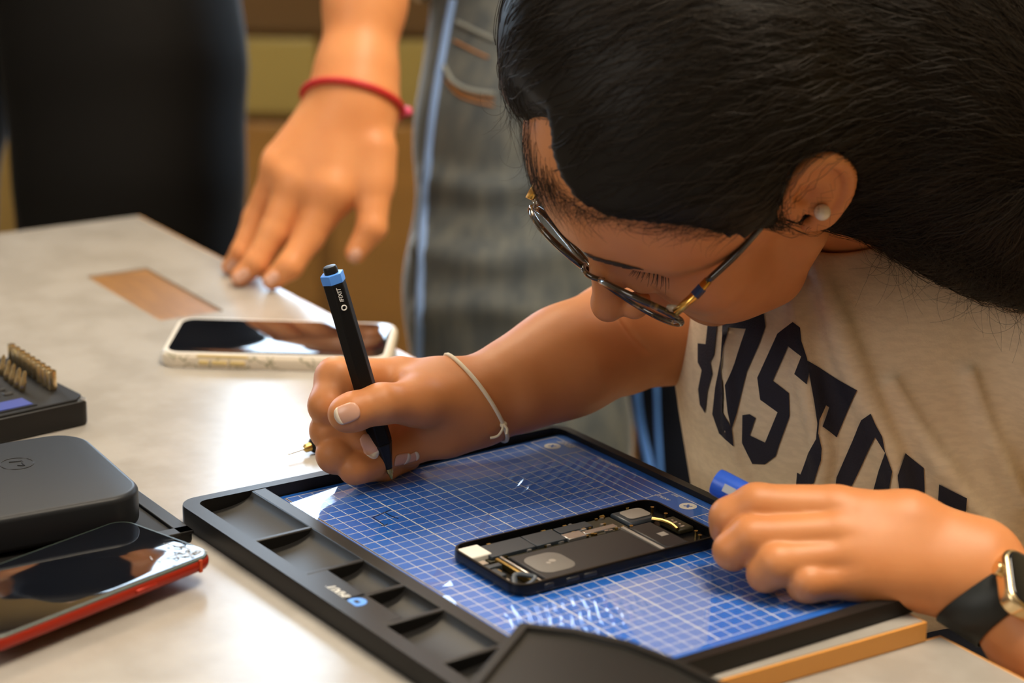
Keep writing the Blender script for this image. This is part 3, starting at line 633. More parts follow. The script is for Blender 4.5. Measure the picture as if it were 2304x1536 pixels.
def KR(px, py, r, z):                        # a ball of r pixels resting on the plane z
    d = Dp(px, py, z)
    for _ in range(4): d = Dp(px, py, z + r * d / FPX)
    return (Wp(px, py, d), r * d / FPX)
def person(label, loc): return thing('person', label, 'person', loc)
def nail(name, f, px, py, dpx, Ln, Wn, parent, tip=True, d0=.8):
    """a thin curved nail lying on the skin at the pixel, its length along the image direction dpx"""
    P, ok = march(f, px, py, d0); P = P[0]; n = grad(f, P[None])[0]
    u = dpx[0] * RIGHT - dpx[1] * UP; u = u - n * (u @ n); u /= np.linalg.norm(u); s = np.cross(n, u)
    pts = []; NU, NS = 11, 9
    for i in range(NU):
        for j in range(NS):
            a = -1 + 2 * i / (NU - 1); b = -1 + 2 * j / (NS - 1); wv = Wn / 2 * (1 - .18 * max(0, -a) ** 3 - .22 * max(0, a) ** 6)
            pts.append(P + u * (a * Ln / 2 + (.10 if a > 0 else -.12) * Ln * (1 - b * b) * abs(a) ** 2) + s * b * wv)
    pts = np.array(pts)
    for _ in range(6):
        d = f(pts); g = grad(f, pts); pts = pts - g * np.clip(d, -.002, .0012)[:, None] * .8
    pts = pts + n * .00035
    for part, r0, r1, mm in (('fingernail', 0, NU - (2 if tip else 1), 'nail'),) + ((('nail_edge', NU - 3, NU - 1, 'nailtip'),) if tip else ()):
        bm = bmesh.new(); G = [[bm.verts.new(pts[i * NS + j] + n * (.00006 if part == 'nail_edge' else 0)) for j in range(NS)] for i in range(r0, r1 + 1)]
        for i in range(len(G) - 1):
            for j in range(NS - 1): bm.faces.new((G[i][j], G[i][j + 1], G[i + 1][j + 1], G[i + 1][j]))
        o = bmobj(part, bm, M[mm], parent, True, smooth=True)
        so = o.modifiers.new('thick', 'SOLIDIFY'); so.thickness = .0004; so.offset = 0
        if part == 'fingernail': first = o
    return first
# ---------------------------------------------------------------- woman bending over the mat: head in its own axes (mm: left, forward, up)
HR = np.array([[.6225, -.6566, -.4257], [-.5282, -.754, .3906], [.5774, .0184, .8162]])
HA = np.stack([RIGHT, UP, -FWD], 1) @ HR                     # columns: left, forward, up in the room
HC = CAM + RIGHT * .1158 + UP * .1116 + FWD * 1.2704
def hW(p): return HC + np.asarray(p, float) @ HA.T / 1000
def hL(P): return (np.asarray(P, float) - HC) @ HA * 1000
v3 = lambda *a: np.array(a, float)
NECK = [(v3(4, -34, -20), 50.), (v3(8, -46, -70), 50.), (hL(Wp(1960, 440, 1.375)), 54.), (hL(Wp(2060, 540, 1.43)), 66.)]
def f_skull(P):
    d = sd_ell(P, v3(0, -8, 38), (79, 99, 86))
    d = smin(d, sd_ell(P, v3(0, 31, 47), (74, 63, 65)), 20)
    return d
HELIX = [(p, 5. - 1.4 * (i < 4)) for i, p in enumerate(spline([v3(80, 5, 8), v3(84, -1, 28), v3(90, -12, 42), v3(95, -25, 44), v3(99, -35, 32), v3(100, -37, 12), v3(96, -30, -8), v3(90, -20, -22), v3(86, -10, -27), v3(80, 0, -24)], 3))]
def f_head(P):
    d = f_skull(P); Q = P.copy(); Q[:, 0] = np.abs(Q[:, 0])       # the face is symmetric
    d = smin(d, sd_ell(Q, v3(0, 34, -26), (58, 51, 66)), 18)
    d = smin(d, chain(Q, [(v3(55, 4, -42), 15), (v3(43, 30, -70), 15), (v3(12, 59, -90), 15)], 10), 22)
    d = smin(d, sd_ell(Q, v3(0, 63, -91), (19, 14, 14)), 12)
    d = smin(d, sd_ell(Q, v3(43, 58, -14), (24, 24, 20)), 16)
    d = smin(d, sd_ell(Q, v3(33, 49, -42), (28, 30, 32)), 18)
    d = smin(d, sd_seg(Q, v3(9, 82, 38), v3(46, 68, 39), 9, 8), 12)
    d = smax(d, -sd_ell(Q, v3(29, 94, 18), (15, 17, 10)), 9)
    d = smin(d, sd_ell(Q, v3(25, 66, -2), (20, 16, 15)), 10); d = smin(d, sd_seg(Q, v3(9, 78, 18), v3(14, 84, -12), 9, 9), 8)
    d = smin(d, np.linalg.norm(Q - v3(28, 64, 18), axis=1) - 13.5, 3)
    d = smin(d, chain(Q, [(v3(16, 75, 12), 1.6), (v3(27, 78, 11), 2.2), (v3(40, 70, 13), 1.6)], 1), 2.5)          # lowered upper lid edge
    d = smin(d, chain(Q, [(v3(0, 84, 26), 7), (v3(0, 95, 2), 8), (v3(0, 105, -20), 9)], 4), 10)
    d = smin(d, np.linalg.norm(Q - v3(0, 108, -25), axis=1) - 9.2, 7)
    d = smin(d, sd_ell(Q, v3(12.5, 97, -28), (7.5, 9, 7)), 5)
    d = smax(d, -sd_ell(Q, v3(6.5, 102, -36), (3.2, 5, 3)), 2)
    d = smin(d, sd_ell(Q, v3(0, 77, -54), (22, 13, 5.5)), 6); d = smin(d, sd_ell(Q, v3(0, 72, -66), (19, 12, 6.5)), 5)
    d = smin(d, chain(P, NECK, 20), 22)
    # ears
    Q0 = Q; Q = (Q0 - v3(82, -6, 20)) / .82 + v3(86, -14, 8); E_ = Q.copy(); E_[:, 0] += .38 * Q[:, 1] - 4
    e = sd_ell(E_, v3(77, -17, 12), (5, 19, 34)); e = smin(e, chain(Q, HELIX, 1.5), 3)
    e = smin(e, sd_ell(Q, v3(84, -13, -24), (5, 9, 10)), 6)
    e = smax(e, -sd_ell(E_, v3(86, -9, 8), (10.5, 11, 18)), 3)
    e = smin(e, chain(Q, [(v3(87, -17, -11), 2.8), (v3(92, -25, 6), 3.0), (v3(91, -23, 25), 2.6)], 2), 3)
    e = smin(e, sd_ell(Q, v3(79, 3, -4), (5, 4.5, 7.5)), 4)
    e = smin(e, sd_ell(E_, v3(71, -10, 9), (9, 14, 19)), 4); d = smin(d, e * .82, 4); return smax(d, -sd_ell(E_, v3(87, -9, 11), (15, 9, 14)) * .82, 2.5)
fh = lambda P: f_head(hL(P)) / 1000
V, F = sdf_mesh(f_head, (-110, -165, -250), (115, 130, 140), 1.5, 2)
head = (V @ HA.T / 1000 + HC, F)
# right arm and the hand with the pen
k_ = lambda *a: [K(*p) for p in a]
ARM_R = k_((1075, 905, 1.346, 80), (1160, 866, 1.36, 92), (1268, 815, 1.38, 112), (1390, 760, 1.41, 130))
ARM_R2 = k_((1392, 762, 1.412, 127), (1530, 730, 1.44, 116), (1700, 640, 1.47, 125))
PALM_R = [k_((1072, 885, 1.348, 66), (905, 852, 1.342, 45)), k_((1072, 900, 1.352, 70), (900, 902, 1.356, 46)), k_((1072, 918, 1.35, 64), (910, 952, 1.35, 44)), k_((1072, 932, 1.345, 56), (1000, 968, 1.34, 54), (925, 1000, 1.338, 42)),
          k_((1050, 895, 1.338, 66), (940, 905, 1.312, 52)), k_((930, 872, 1.326, 38), (985, 866, 1.338, 52))]
FING_R = [k_((938, 905, 1.312, 50), (858, 908, 1.293, 45), (795, 926, 1.286, 43), (778, 931, 1.286, 41)),
          k_((895, 850, 1.342, 44), (756, 850, 1.318, 46), (738, 912, 1.306, 43), (790, 952, 1.310, 34)),
          k_((900, 905, 1.356, 42), (742, 968, 1.312, 43), (802, 986, 1.312, 35), (838, 1003, 1.312, 27)),
          k_((910, 955, 1.35, 40), (755, 1022, 1.308, 42), (835, 1042, 1.328, 32), (902, 1036, 1.346, 24)),
          k_((925, 1000, 1.338, 38), (798, 1054, 1.306, 34), (866, 1054, 1.334, 27), (924, 1036, 1.350, 21))]
def fingers(P, L):
    e = None
    for c in L: q = chain(P, c, .004); e = q if e is None else smin(e, q, .0016)
    return e
def f_armR0(P):
    d = smin(chain(P, ARM_R, .02), chain(P, ARM_R2, .02), .003)
    for c in PALM_R: d = smin(d, chain(P, c, .01), .014)
    return smin(d, fingers(P, FING_R), .007)
CREASE = []
for q in [((1393, 703), (1412, 738), (1436, 768), (1462, 792))]:
    pp, ok = march(f_armR0, [a for a, b in q], [b for a, b in q], 1.1); CREASE.append([(p, r) for p, r in zip(spline(pp, 3), np.linspace(.0022, .0006, 10))])
def f_armR(P):
    d = f_armR0(P)
    for c in CREASE: d = smax(d, -chain(P, c), .004)
    return d
armR = sdf_mesh(f_armR, Wp(660, 1110, 1.24) - v3(.02, .05, .05), Wp(1750, 520, 1.54) + v3(.03, .05, .05), .0014, 2)
# left arm and the hand resting on the mat
ARM_L = k_((2215, 1292, 1.182, 92), (2330, 1430, 1.165, 95), (2500, 1620, 1.13, 115), (2640, 1700, 1.11, 125))
ARM_L2 = k_((2640, 1700, 1.11, 125), (2620, 1200, 1.22, 150), (2460, 760, 1.34, 180))
PALM_L = [k_((2195, 1245, 1.186, 78), (2040, 1180, 1.188, 70), (1905, 1155, 1.190, 60)), k_((2195, 1290, 1.182, 80), (1930, 1215, 1.178, 54)), k_((2190, 1312, 1.178, 70), (1945, 1265, 1.172, 50)), k_((2160, 1322, 1.176, 52), (1945, 1308, 1.168, 42))]
FING_L = [k_((1860, 1150, 1.190, 60), (1702, 1140, 1.190, 52), (1644, 1166, 1.192, 47), (1634, 1190, 1.198, 38)),
          k_((1872, 1205, 1.178, 55), (1690, 1212, 1.176, 49), (1648, 1238, 1.178, 42), (1650, 1250, 1.186, 36)),
          k_((1890, 1256, 1.172, 52), (1748, 1270, 1.167, 49), (1722, 1290, 1.170, 40), (1724, 1298, 1.178, 34)),
          k_((1895, 1303, 1.168, 45), (1818, 1312, 1.163, 42), (1806, 1318, 1.168, 37)),
          k_((2120, 1260, 1.205, 60), (1900, 1200, 1.222, 46), (1760, 1150, 1.232, 38), (1690, 1120, 1.236, 32))]
def f_armL(P):
    d = smin(chain(P, ARM_L, .02), chain(P, ARM_L2, .02), .02)
    for c in PALM_L: d = smin(d, chain(P, c, .01), .016)
    return smin(d, fingers(P, FING_L), .007)
lo = np.minimum(Wp(1560, 1400, 1.10), Wp(2760, 1900, 1.25)) - .06; hi = np.maximum(Wp(1560, 1000, 1.3), Wp(2660, 560, 1.42)) + .06
armL = sdf_mesh(f_armL, lo, hi, .0016, 2)
TORSO = k_((1700, 640, 1.47, 120), (1960, 700, 1.43, 300), (2360, 640, 1.37, 190))
BODY = k_((1975, 830, 1.43, 330), (2020, 1160, 1.45, 330), (2060, 1560, 1.47, 360))
def f_bodycore(P): return smin(chain(P, TORSO, .05), chain(P, BODY, .05), .05) + .012
core = sdf_mesh(f_bodycore, Wp(1450, 1950, 1.2) - v3(.05, .25, .05), Wp(2650, 480, 1.6) + v3(.1, .2, .1), .008, 2)
her = person('woman bending over the blue mat and writing, in a cream lettered t-shirt and glasses', (.26, 1.45, 0))
V, F = join_np([head, armR, armL, core])
body = link('body', npmesh('body', V, F), M['skin'], her, True)
for q in ((780, 930, (-.9, .35), .0145, .0125), (834, 1003, (.45, .9), .0135, .0100), (905, 1034, (.92, .25), .0105, .0085), (927, 1030, (.9, -.1), .008, .007)):
    nail('fingernail', f_armR, *q[:2], q[2], q[3], q[4], body, d0=1.1)
# ---------------------------------------------------------------- her t-shirt
SH = [k_((1690, 650, 1.475, 128), (1960, 760, 1.43, 345), (2350, 690, 1.37, 215)), k_((1970, 850, 1.425, 398), (2015, 1130, 1.44, 392), (2070, 1560, 1.47, 400))]
COLLAR = k_((1880, 650, 1.42, 95), (1990, 668, 1.43, 104), (2120, 640, 1.42, 96))
SLEEVE = k_((2400, 700, 1.355, 215), (2560, 980, 1.27, 185))
FOLDS = [(((1828, 556), (1868, 680), (1905, 790), (1962, 930), (2022, 1090), (2060, 1230)), .012), (((1786, 620), (1802, 760), (1822, 880), (1842, 970), (1850, 1060), (1815, 1170)), .009),
         (((2010, 860), (2080, 990), (2160, 1110), (2260, 1230)), .009), (((1640, 760), (1650, 880), (1660, 1010), (1700, 1110)), .006), (((2180, 840), (2230, 1000), (2300, 1130)), .008)]
FOLDPTS = []
def f_shirt0(P):
    d = smin(chain(P, SH[0], .06), chain(P, SH[1], .06), .07)
    d = smin(d, chain(P, SLEEVE, .02), .03)
    d = smin(d, chain(P, COLLAR, .02), .05)
    return d
for pl, r in FOLDS:
    pp, ok = march(f_shirt0, [p[0] for p in pl], [p[1] for p in pl], 1.0)
    FOLDPTS.append([(p, r) for p, r in zip(spline(pp + grad(f_shirt0, pp) * .0035, 4), np.clip(np.minimum(np.arange(99), len(pl) * 4 - 4 - np.arange(99)) / 6, .25, 1) * r * .62)])
NK = [(hW(p), r / 1000) for p, r in NECK]
def f_shirt(P):
    d = f_shirt0(P)
    for c in FOLDPTS: d = smin(d, chain(P, c), .011)
    neck = sd_seg(P, NK[1][0], NK[2][0], .053, .057); neck = np.minimum(neck, sd_seg(P, NK[2][0], NK[3][0], .057, .05))
    return smax(d, -neck, .006)
lo = Wp(1500, 1700, 1.3) - v3(.06, .30, .05); hi = Wp(2700, 420, 1.5) + v3(.12, .25, .08)
V, F = sdf_mesh(f_shirt, lo, hi, .0022, 2)
shirt = link('t_shirt', npmesh('t_shirt', V, F), M['shirt'], her, True, label='cream t-shirt')
zc = lambda q: (1540 + .4297 * q[0], 540 + .4297 * q[1])
LET = [[[(205, 400), (330, 325), (400, 328), (415, 360), (428, 455), (395, 545), (330, 690), (275, 900), (248, 985), (258, 1080), (185, 1010), (150, 910), (165, 770), (195, 620)], [(232, 460), (325, 465), (265, 640), (215, 760), (228, 900), (243, 975), (203, 900), (206, 800), (196, 690), (206, 560)]],
       [[(130, 400), (180, 400), (172, 470), (160, 600), (140, 640), (150, 700), (125, 790), (112, 905), (85, 860), (76, 780), (95, 680), (74, 640), (74, 540), (115, 545), (122, 480)]],
       [[(570, 430), (605, 460), (612, 530), (640, 620), (652, 690), (640, 755), (580, 700), (612, 610), (548, 555), (465, 735), (550, 800), (553, 920), (495, 1080), (480, 1130), (425, 1172), (358, 1170), (302, 1060), (305, 915), (345, 910), (377, 930), (345, 1020), (425, 1058), (490, 900), (400, 835), (385, 720), (490, 490)]],
       [[(642, 632), (905, 785), (795, 1032), (720, 975), (755, 875), (738, 865), (705, 940), (700, 1010), (718, 1090), (715, 1150), (680, 1268), (640, 1320), (585, 1300), (592, 1215), (610, 1225), (655, 1110), (690, 1040), (695, 960), (680, 860), (655, 720)]],
       [[(975, 908), (1000, 965), (1035, 1030), (1050, 1105), (1088, 1210), (1075, 1300), (1060, 1340), (985, 1320), (1050, 1112), (1000, 1030), (865, 1310), (850, 1340), (785, 1330), (795, 1240), (930, 940)]],
       [[(1152, 1115), (1255, 1190), (1257, 1340), (1130, 1330), (1117, 1255), (1115, 1230)]], [[(1337, 1275), (1477, 1350), (1475, 1420), (1325, 1370)]]]
bm = bmesh.new()
for polys in LET:
    b2 = bmesh.new(); edges = []
    for pl in polys:
        vs = [b2.verts.new((*zc(q), 0)) for q in pl]; edges += [b2.edges.new((vs[i - 1], vs[i])) for i in range(len(vs))]
    bmesh.ops.triangle_fill(b2, use_beauty=True, use_dissolve=False, edges=edges)
    for ax in (0, 1):
        cs = [v.co[ax] for v in b2.verts]
        for s in np.arange(min(cs) + 6, max(cs), 6.):
            co = Vector((0, 0, 0)); co[ax] = s; no = Vector((0, 0, 0)); no[ax] = 1
            bmesh.ops.bisect_plane(b2, geom=b2.verts[:] + b2.edges[:] + b2.faces[:], plane_co=co, plane_no=no)
    b2.verts.ensure_lookup_table(); pts = np.array([v.co[:2] for v in b2.verts]); P, ok = march(f_shirt, pts[:, 0], pts[:, 1], 1.0)
    g = grad(f_shirt, P); P = P + g * .0007
    nv = [bm.verts.new(p) for p in P]
    b2.faces.ensure_lookup_table()
    for f in b2.faces:
        ii = [v.index for v in f.verts]
        if all(ok[i] for i in ii):
            try: bm.faces.new([nv[i] for i in ii])
            except ValueError: pass
    b2.free()
bmesh.ops.delete(bm, geom=[v for v in bm.verts if not v.link_faces], context='VERTS')
bmobj('printed_lettering', bm, M['letter'], shirt, True, smooth=True, label='large dark navy letters across the chest')
# her lap and seat below the table edge
lap = [k_((2060, 1650, 1.47, 330), (1750, 1750, 1.50, 200), (1500, 1900, 1.55, 170)), k_((2160, 1700, 1.36, 330), (1900, 1850, 1.38, 200), (1650, 2000, 1.42, 170))]
f_lap = lambda P: smin(chain(P, lap[0], .03), chain(P, lap[1], .03), .03)
V, F = sdf_mesh(f_lap, Wp(1350, 2300, 1.4) - v3(.1, .25, .1), Wp(2700, 1300, 1.5) + v3(.1, .3, .1), .007, 2)
link('trousers', npmesh('trousers', V, F), M['navy'], her, True)
# ---------------------------------------------------------------- her hair: a close cap on the scalp running into loose waves over the shoulder
HB = [k_((1700, 60, 1.27, 300), (1950, 120, 1.27, 330), (2180, 250, 1.28, 300), (2330, 420, 1.29, 220)), k_((2080, 330, 1.28, 200), (2230, 470, 1.285, 150), (2330, 580, 1.29, 95))]
HBL = [[(hL(p), r * 1000) for p, r in c] for c in HB]
def f_cap(P):
    d = f_skull(P) - 4.5 - 11 * np.clip((72 - P[:, 1]) / 110, 0, 1)
    d = smin(d, sd_ell(P, v3(-48, 2, 74), (60, 56, 68)), 25); d = smin(d, sd_ell(P, v3(-64, 12, 50), (32, 46, 50)), 25)
    x, y, z = P[:, 0], P[:, 1], P[:, 2]
    # the hairline: hair lies above zh(x) on the forehead, and behind lim(z) at the temples
    zh = np.interp(x, [-75, -45, -22, -10, 1, 15, 29, 51, 62, 70, 77, 81, 84], [260, 180, 116, 108, 99, 91, 86, 80, 76, 71, 62, 51, 42])
    lim = np.interp(z, [-60, -35, -10, 12, 28, 38, 43, 46, 51, 62, 72, 82, 92, 112], [-26, -20, 2, 14, 21, 26, 31, 36, 42, 49, 57, 70, 70, 62])
    lim = np.where(x < 0, lim - 5, lim)
    d = smax(d, np.minimum((y - lim) * .8, (zh - z) * .8), 4)
    d = smax(d, -(z + 45 + .25 * (y + 60)), 10)
    e = sd_ell(P, v3(88, -6, 20), (22, 27, 41)); return smax(d, -e, 5)
def f_hair(P):
    d = f_cap(P)
    for c in HBL:
        e = chain(P, c, 40); e = smax(e, -sd_ell(P, v3(88, -2, 14), (28, 32, 44)), 12); d = smin(d, e, 30)
    return d
def f_hair_w(P): return f_hair(hL(P)) / 1000
lo = np.minimum.reduce([p - r for c in HBL for p, r in c] + [v3(-115, -130, -80)]) - 8; hi = np.maximum.reduce([p + r for c in HBL for p, r in c] + [v3(100, 100, 155)]) + 8
V, F = sdf_mesh(f_hair, lo, hi, 2.8, 3)
hairo = link('hair', npmesh('hair', V @ HA.T / 1000 + HC, F), M['hair'], her, True, label='long black wavy hair')
cu = bpy.data.curves.new('hair_strands', 'CURVE'); cu.dimensions = '3D'; cu.bevel_depth = .00022; cu.bevel_resolution = 0; cu.resolution_u = 1
cu.materials.append(mat('hair strand', (.018, .012, .007), .4, spec=.3))
tgt = hL(Wp(2330, 470, 1.20))
N_ = 4200
P = V[rng.choice(len(V), N_)] + rng.normal(0, 1.2, (N_, 3)); ph = rng.uniform(0, 6.28, N_); amp = rng.uniform(.12, .55, N_); lift = rng.gamma(1.4, .7, N_)
trail = []
for s in range(26):
    d = f_hair(P); e = .6; g = np.stack([f_hair(P + e * v) - f_hair(P - e * v) for v in np.eye(3)], 1); g /= np.linalg.norm(g, axis=1)[:, None] + 1e-9
    P = P - g * (d - lift)[:, None] * .7; trail.append(P.copy())
    fl = tgt - P; fl /= np.linalg.norm(fl, axis=1)[:, None]
    fl = fl * .8 + v3(.0, -.55, .12) + np.where((P[:, 1] > -20)[:, None], v3(.12, -.3, 0.1), v3(0, 0, 0))
    fl = fl - g * (fl * g).sum(1)[:, None]; fl /= np.linalg.norm(fl, axis=1)[:, None] + 1e-9
    sd = np.cross(g, fl); P = P + (fl + sd * (amp * np.sin(s * .75 + ph))[:, None]) * 4.2
def add_strands(T, r0=1.):
    for t in T:
        sp_ = cu.splines.new('POLY'); sp_.points.add(len(t) - 1)
        co = np.concatenate([t @ HA.T / 1000 + HC, np.ones((len(t), 1))], 1); sp_.points.foreach_set('co', co.ravel())
        sp_.points.foreach_set('radius', np.linspace(1, .35, len(t)) * r0)
add_strands(np.stack(trail, 1))
def loose(pxs, n, spread, length, dirs, f, d0, curl=.4, jit=.35):
    pxs = np.array(pxs, float); i = rng.integers(len(pxs) - 1, size=n); q = pxs[i] + (pxs[i + 1] - pxs[i]) * rng.random((n, 1)) + rng.normal(0, spread, (n, 2))
    p, ok = march(f, q[:, 0], q[:, 1], d0); p = p[ok]; n = len(p); ang = math.atan2(dirs[1], dirs[0]) + rng.normal(0, jit, n); w = rng.normal(0, curl, n); Ls = length * rng.uniform(.35, 1.2, n) / 12; T = [p]
    for k in range(12):
        ang = ang + w * .25 + rng.normal(0, .06, n); st = np.cos(ang)[:, None] * RIGHT - np.sin(ang)[:, None] * UP
        p = p + st * Ls[:, None]; g = grad(f, p); dd = f(p); p = p - g * np.clip(dd - .0006 - .00015 * k, -.004, .001)[:, None]; T.append(p)
    return hL(np.stack(T, 1).reshape(-1, 3)).reshape(n, 13, 3)
f_hh = lambda P: np.minimum(fh(P), f_hair_w(P))
add_strands(loose([(1130, 150), (1150, 230), (1170, 300), (1200, 380), (1235, 420)], 420, 15, .034, (.05, 1), f_hh, .9, .3, .25), .5)
add_strands(loose([(1270, 440), (1340, 480), (1450, 495), (1560, 505), (1660, 515)], 320, 10, .022, (-.75, .5), f_hh, .9, .4, .4), .5)
f_hs = lambda P: np.minimum(f_shirt(P), f_hair_w(P))
add_strands(loose([(1980, 545), (2080, 550), (2160, 575), (2230, 625), (2300, 660)], 420, 16, .042, (.15, .9), f_hs, .9, .9, .6), .55)
so = bpy.data.objects.new('hair_strands', cu); COL.objects.link(so); so.parent = hairo; so.matrix_parent_inverse = WM(hairo).inverted(); so['kind'] = 'stuff'
M['brow'] = mat('dark brow hair', (.02, .012, .008), .6)
def fine(name, curves, r, parent):
    bm = bmesh.new()
    for c in curves: tube(bm, c, [r * (1 - .7 * i / (len(c) - 1)) for i in range(len(c))], 4)
    return bmobj(name, bm, M['brow'], parent, True, smooth=True)
def settle(P, off, n=12):
    for _ in range(n): P = P - grad(fh, P) * (fh(P) - off)[:, None] * .8
    return P
for s in (1, -1):
    t = rng.random(90); k = np.arange(4)[None]; y0 = 38 + 4 * np.sin(t * 2.4) + rng.normal(0, 1.3, 90)
    Q = np.stack([s * (8 + 36 * t[:, None] + 2.4 * k), np.full((90, 4), 95.), y0[:, None] + (.9 - 1.5 * t[:, None]) * k], -1)
    C = settle(np.array([hW(q) for q in Q.reshape(-1, 3)]), .0007).reshape(90, 4, 3); fine('eyebrow', list(C), .00035, body)
    t = np.clip(np.arange(26) / 25 + rng.normal(0, .03, 26), 0, 1); jj = rng.normal(0, .35, 26); ll = rng.uniform(.6, 1.15, 26); a = settle(np.array([hW(v3(s * (16 + 25 * q), 79 + 12 * q * (1 - q) - 5 * q, 11.0)) for q in t]), 0.)
    C = [[hW(hL(a[i]) + v3(s * ((t[i] - .4) * 2.2 + jj[i]) * k, 2.2 * k, -2.4 * k + .3 * k * k) * ll[i]) for k in np.linspace(0, 3, 5)] for i in range(26)]; fine('eyelashes', C, .00022, body)
# ---------------------------------------------------------------- glasses
M['tort'] = mat('dark tortoise acetate', (.03, .018, .008), .12, spec=.7, coat=.5, noise=(160, (.30, .15, .03), .55, .7)); M['gold'] = mat('gold metal', (.80, .45, .10), .25, metal=1)
M['clear'] = mat('clear acetate', (.75, .66, .5), .1, spec=.7, trans=.6); M['temple'] = mat('black acetate temple', (.006, .006, .006), .12, spec=.7, coat=.6)
M['navyb'] = mat('navy inlay', (.01, .03, .09), .3)
gs = thing('eyeglasses', 'round dark tortoise eyeglasses with gold hinges worn by the bending woman', 'glasses', hW((0, 90, 8)))
def lens_loop(s, k=1., y=0.):
    out = []
    for a in np.linspace(0, 2 * math.pi, 48, endpoint=False):
        x = 34 + 26 * k * math.cos(a); z = 4 + 23.5 * k * math.sin(a) + (1.5 * k * math.cos(a)); yy = 101 - .0028 * x * x + y + .12 * z
        out.append(hW(v3(s * x, yy, z)))
    return out
gm_ = bpy.data.materials.new('lens glass'); gm_.use_nodes = True; nt = gm_.node_tree; nt.nodes.clear()
out = nt.nodes.new('ShaderNodeOutputMaterial'); mx_ = nt.nodes.new('ShaderNodeMixShader'); t1 = nt.nodes.new('ShaderNodeBsdfTransparent'); g1 = nt.nodes.new('ShaderNodeBsdfGlossy'); g1.inputs['Roughness'].default_value = .02
t1.inputs[0].default_value = (.95, .94, .92, 1)
nt.links.new(schlick(nt, .05), mx_.inputs[0]); nt.links.new(t1.outputs[0], mx_.inputs[1]); nt.links.new(g1.outputs[0], mx_.inputs[2]); nt.links.new(mx_.outputs[0], out.inputs[0])
for s in (1, -1):
    bm = bmesh.new(); tube(bm, lens_loop(s), .0020, 8, closed=True); rim = bmobj('rim', bm, M['tort'], gs, True, smooth=True)
    bm = bmesh.new(); o_ = [bm.verts.new(p) for p in lens_loop(s, .96)]; c_ = bm.verts.new(hW(v3(s * 34, 101 - .0030 * 34 ** 2 + 1.2, 4)))
    for i in range(48): bm.faces.new((o_[i - 1], o_[i], c_))
    bmobj('lens', bm, gm_, gs, True, smooth=True, label='clear lens')
    bm = bmesh.new(); tube(bm, [hW(v3(s * 57, 91, 14)), hW(v3(s * 63, 88, 15))], .0022, 8); bmobj('end_piece', bm, M['clear'], gs, True, smooth=True)
    bm = bmesh.new(); tube(bm, [hW(p) for p in (v3(s * 63, 91, 15), v3(s * 65.5, 79, 16), v3(s * 67, 66, 17.5))], .0041, 12, flat=.55); hg = bmobj('hinge_sleeve', bm, M['gold'], gs, True, smooth=True, label='gold hinge sleeve')
    bm = bmesh.new(); tube(bm, [hW(v3(s * 66, 77, 16.2)), hW(v3(s * 66.8, 71, 17))], .0045, 12, flat=.58); bmobj('inlay', bm, M['navyb'], hg, True, label='navy inlay')
    bm = bmesh.new(); tube(bm, spline([hW(p) for p in (v3(s * 67, 66, 17.5), v3(s * 74, 42, 24), v3(s * 80, 15, 35), v3(s * 80, 2, 44), v3(s * 79, -22, 30), v3(s * 77, -34, 4))], 5), .0042, 12, flat=.5); bmobj('temple_arm', bm, M['temple'], gs, True, smooth=True, label='black temple arm')
bm = bmesh.new(); tube(bm, spline([hW(p) for p in (v3(-9, 100.5, 8), v3(-5, 103, 11), v3(0, 104, 12), v3(5, 103, 11), v3(9, 100.5, 8))], 4), .0016, 8); bmobj('bridge', bm, M['tort'], gs, True, smooth=True)
# pearl stud
ear, ok = march(fh, 1847, 468, .9); bm = bmesh.new(); bmesh.ops.create_uvsphere(bm, u_segments=32, v_segments=20, radius=.0046)
pr = bmobj('pearl_earring', bm, mat('pearl', (.78, .72, .58), .22, spec=.7, coat=.6), None, smooth=True); pr.location = ear[0] + grad(fh, ear)[0] * .0032
tag(pr, 'round pearl stud in the ear of the bending woman', 'earring')
# ---------------------------------------------------------------- pen in her hand
tip = Wp(882, 1078, 1.317); dt = float((tip - CAM) @ FWD); top = Wp(741, 598, dt - .040); ax = top - tip; Lp = np.linalg.norm(ax)
pen = thing('pen', 'black hexagonal pen with a light blue collar held upright over the mat', 'pen', tip)
def seg(t): return tip + ax * t
rp_ = .0069
for nm, t0, t1, prof, m, n, lab in (('nib', 0, .052, [(0, .0004), (.3, .0011), (.55, .0012), (.6, .0019), (1, .0021)], 'brass', 20, 'metal nib'), ('tip_cone', .052, .175, [(0, .0022), (.04, .0026), (1, rp_)], 'blk', 6, None), ('barrel', .175, .925, [(0, rp_), (1, rp_)], 'blk2', 6, None),
                               ('collar', .925, .967, [(0, rp_), (.01, rp_ * 1.03), (.97, rp_ * 1.03), (1, rp_ * .9)], 'lblue', 6, 'light blue collar'), ('end_cap', .967, 1.0, [(0, .0042), (.7, .0042), (.95, .0036), (1, .002)], 'blk', 20, None)):
    bm = bmesh.new(); lathe(bm, seg(t0), seg(t1), prof, n, rot=.9); bmobj(nm, bm, M[m], pen, True, bevel=.0006 if n == 6 else 0, label=lab)
x_, y_, d_ = frame_for(ax)
n_ = -FWD - d_ * (-FWD @ d_); n_ /= np.linalg.norm(n_); n_ = n_ * math.cos(.25) + np.cross(d_, n_) * math.sin(.25); s_ = np.cross(d_, n_)
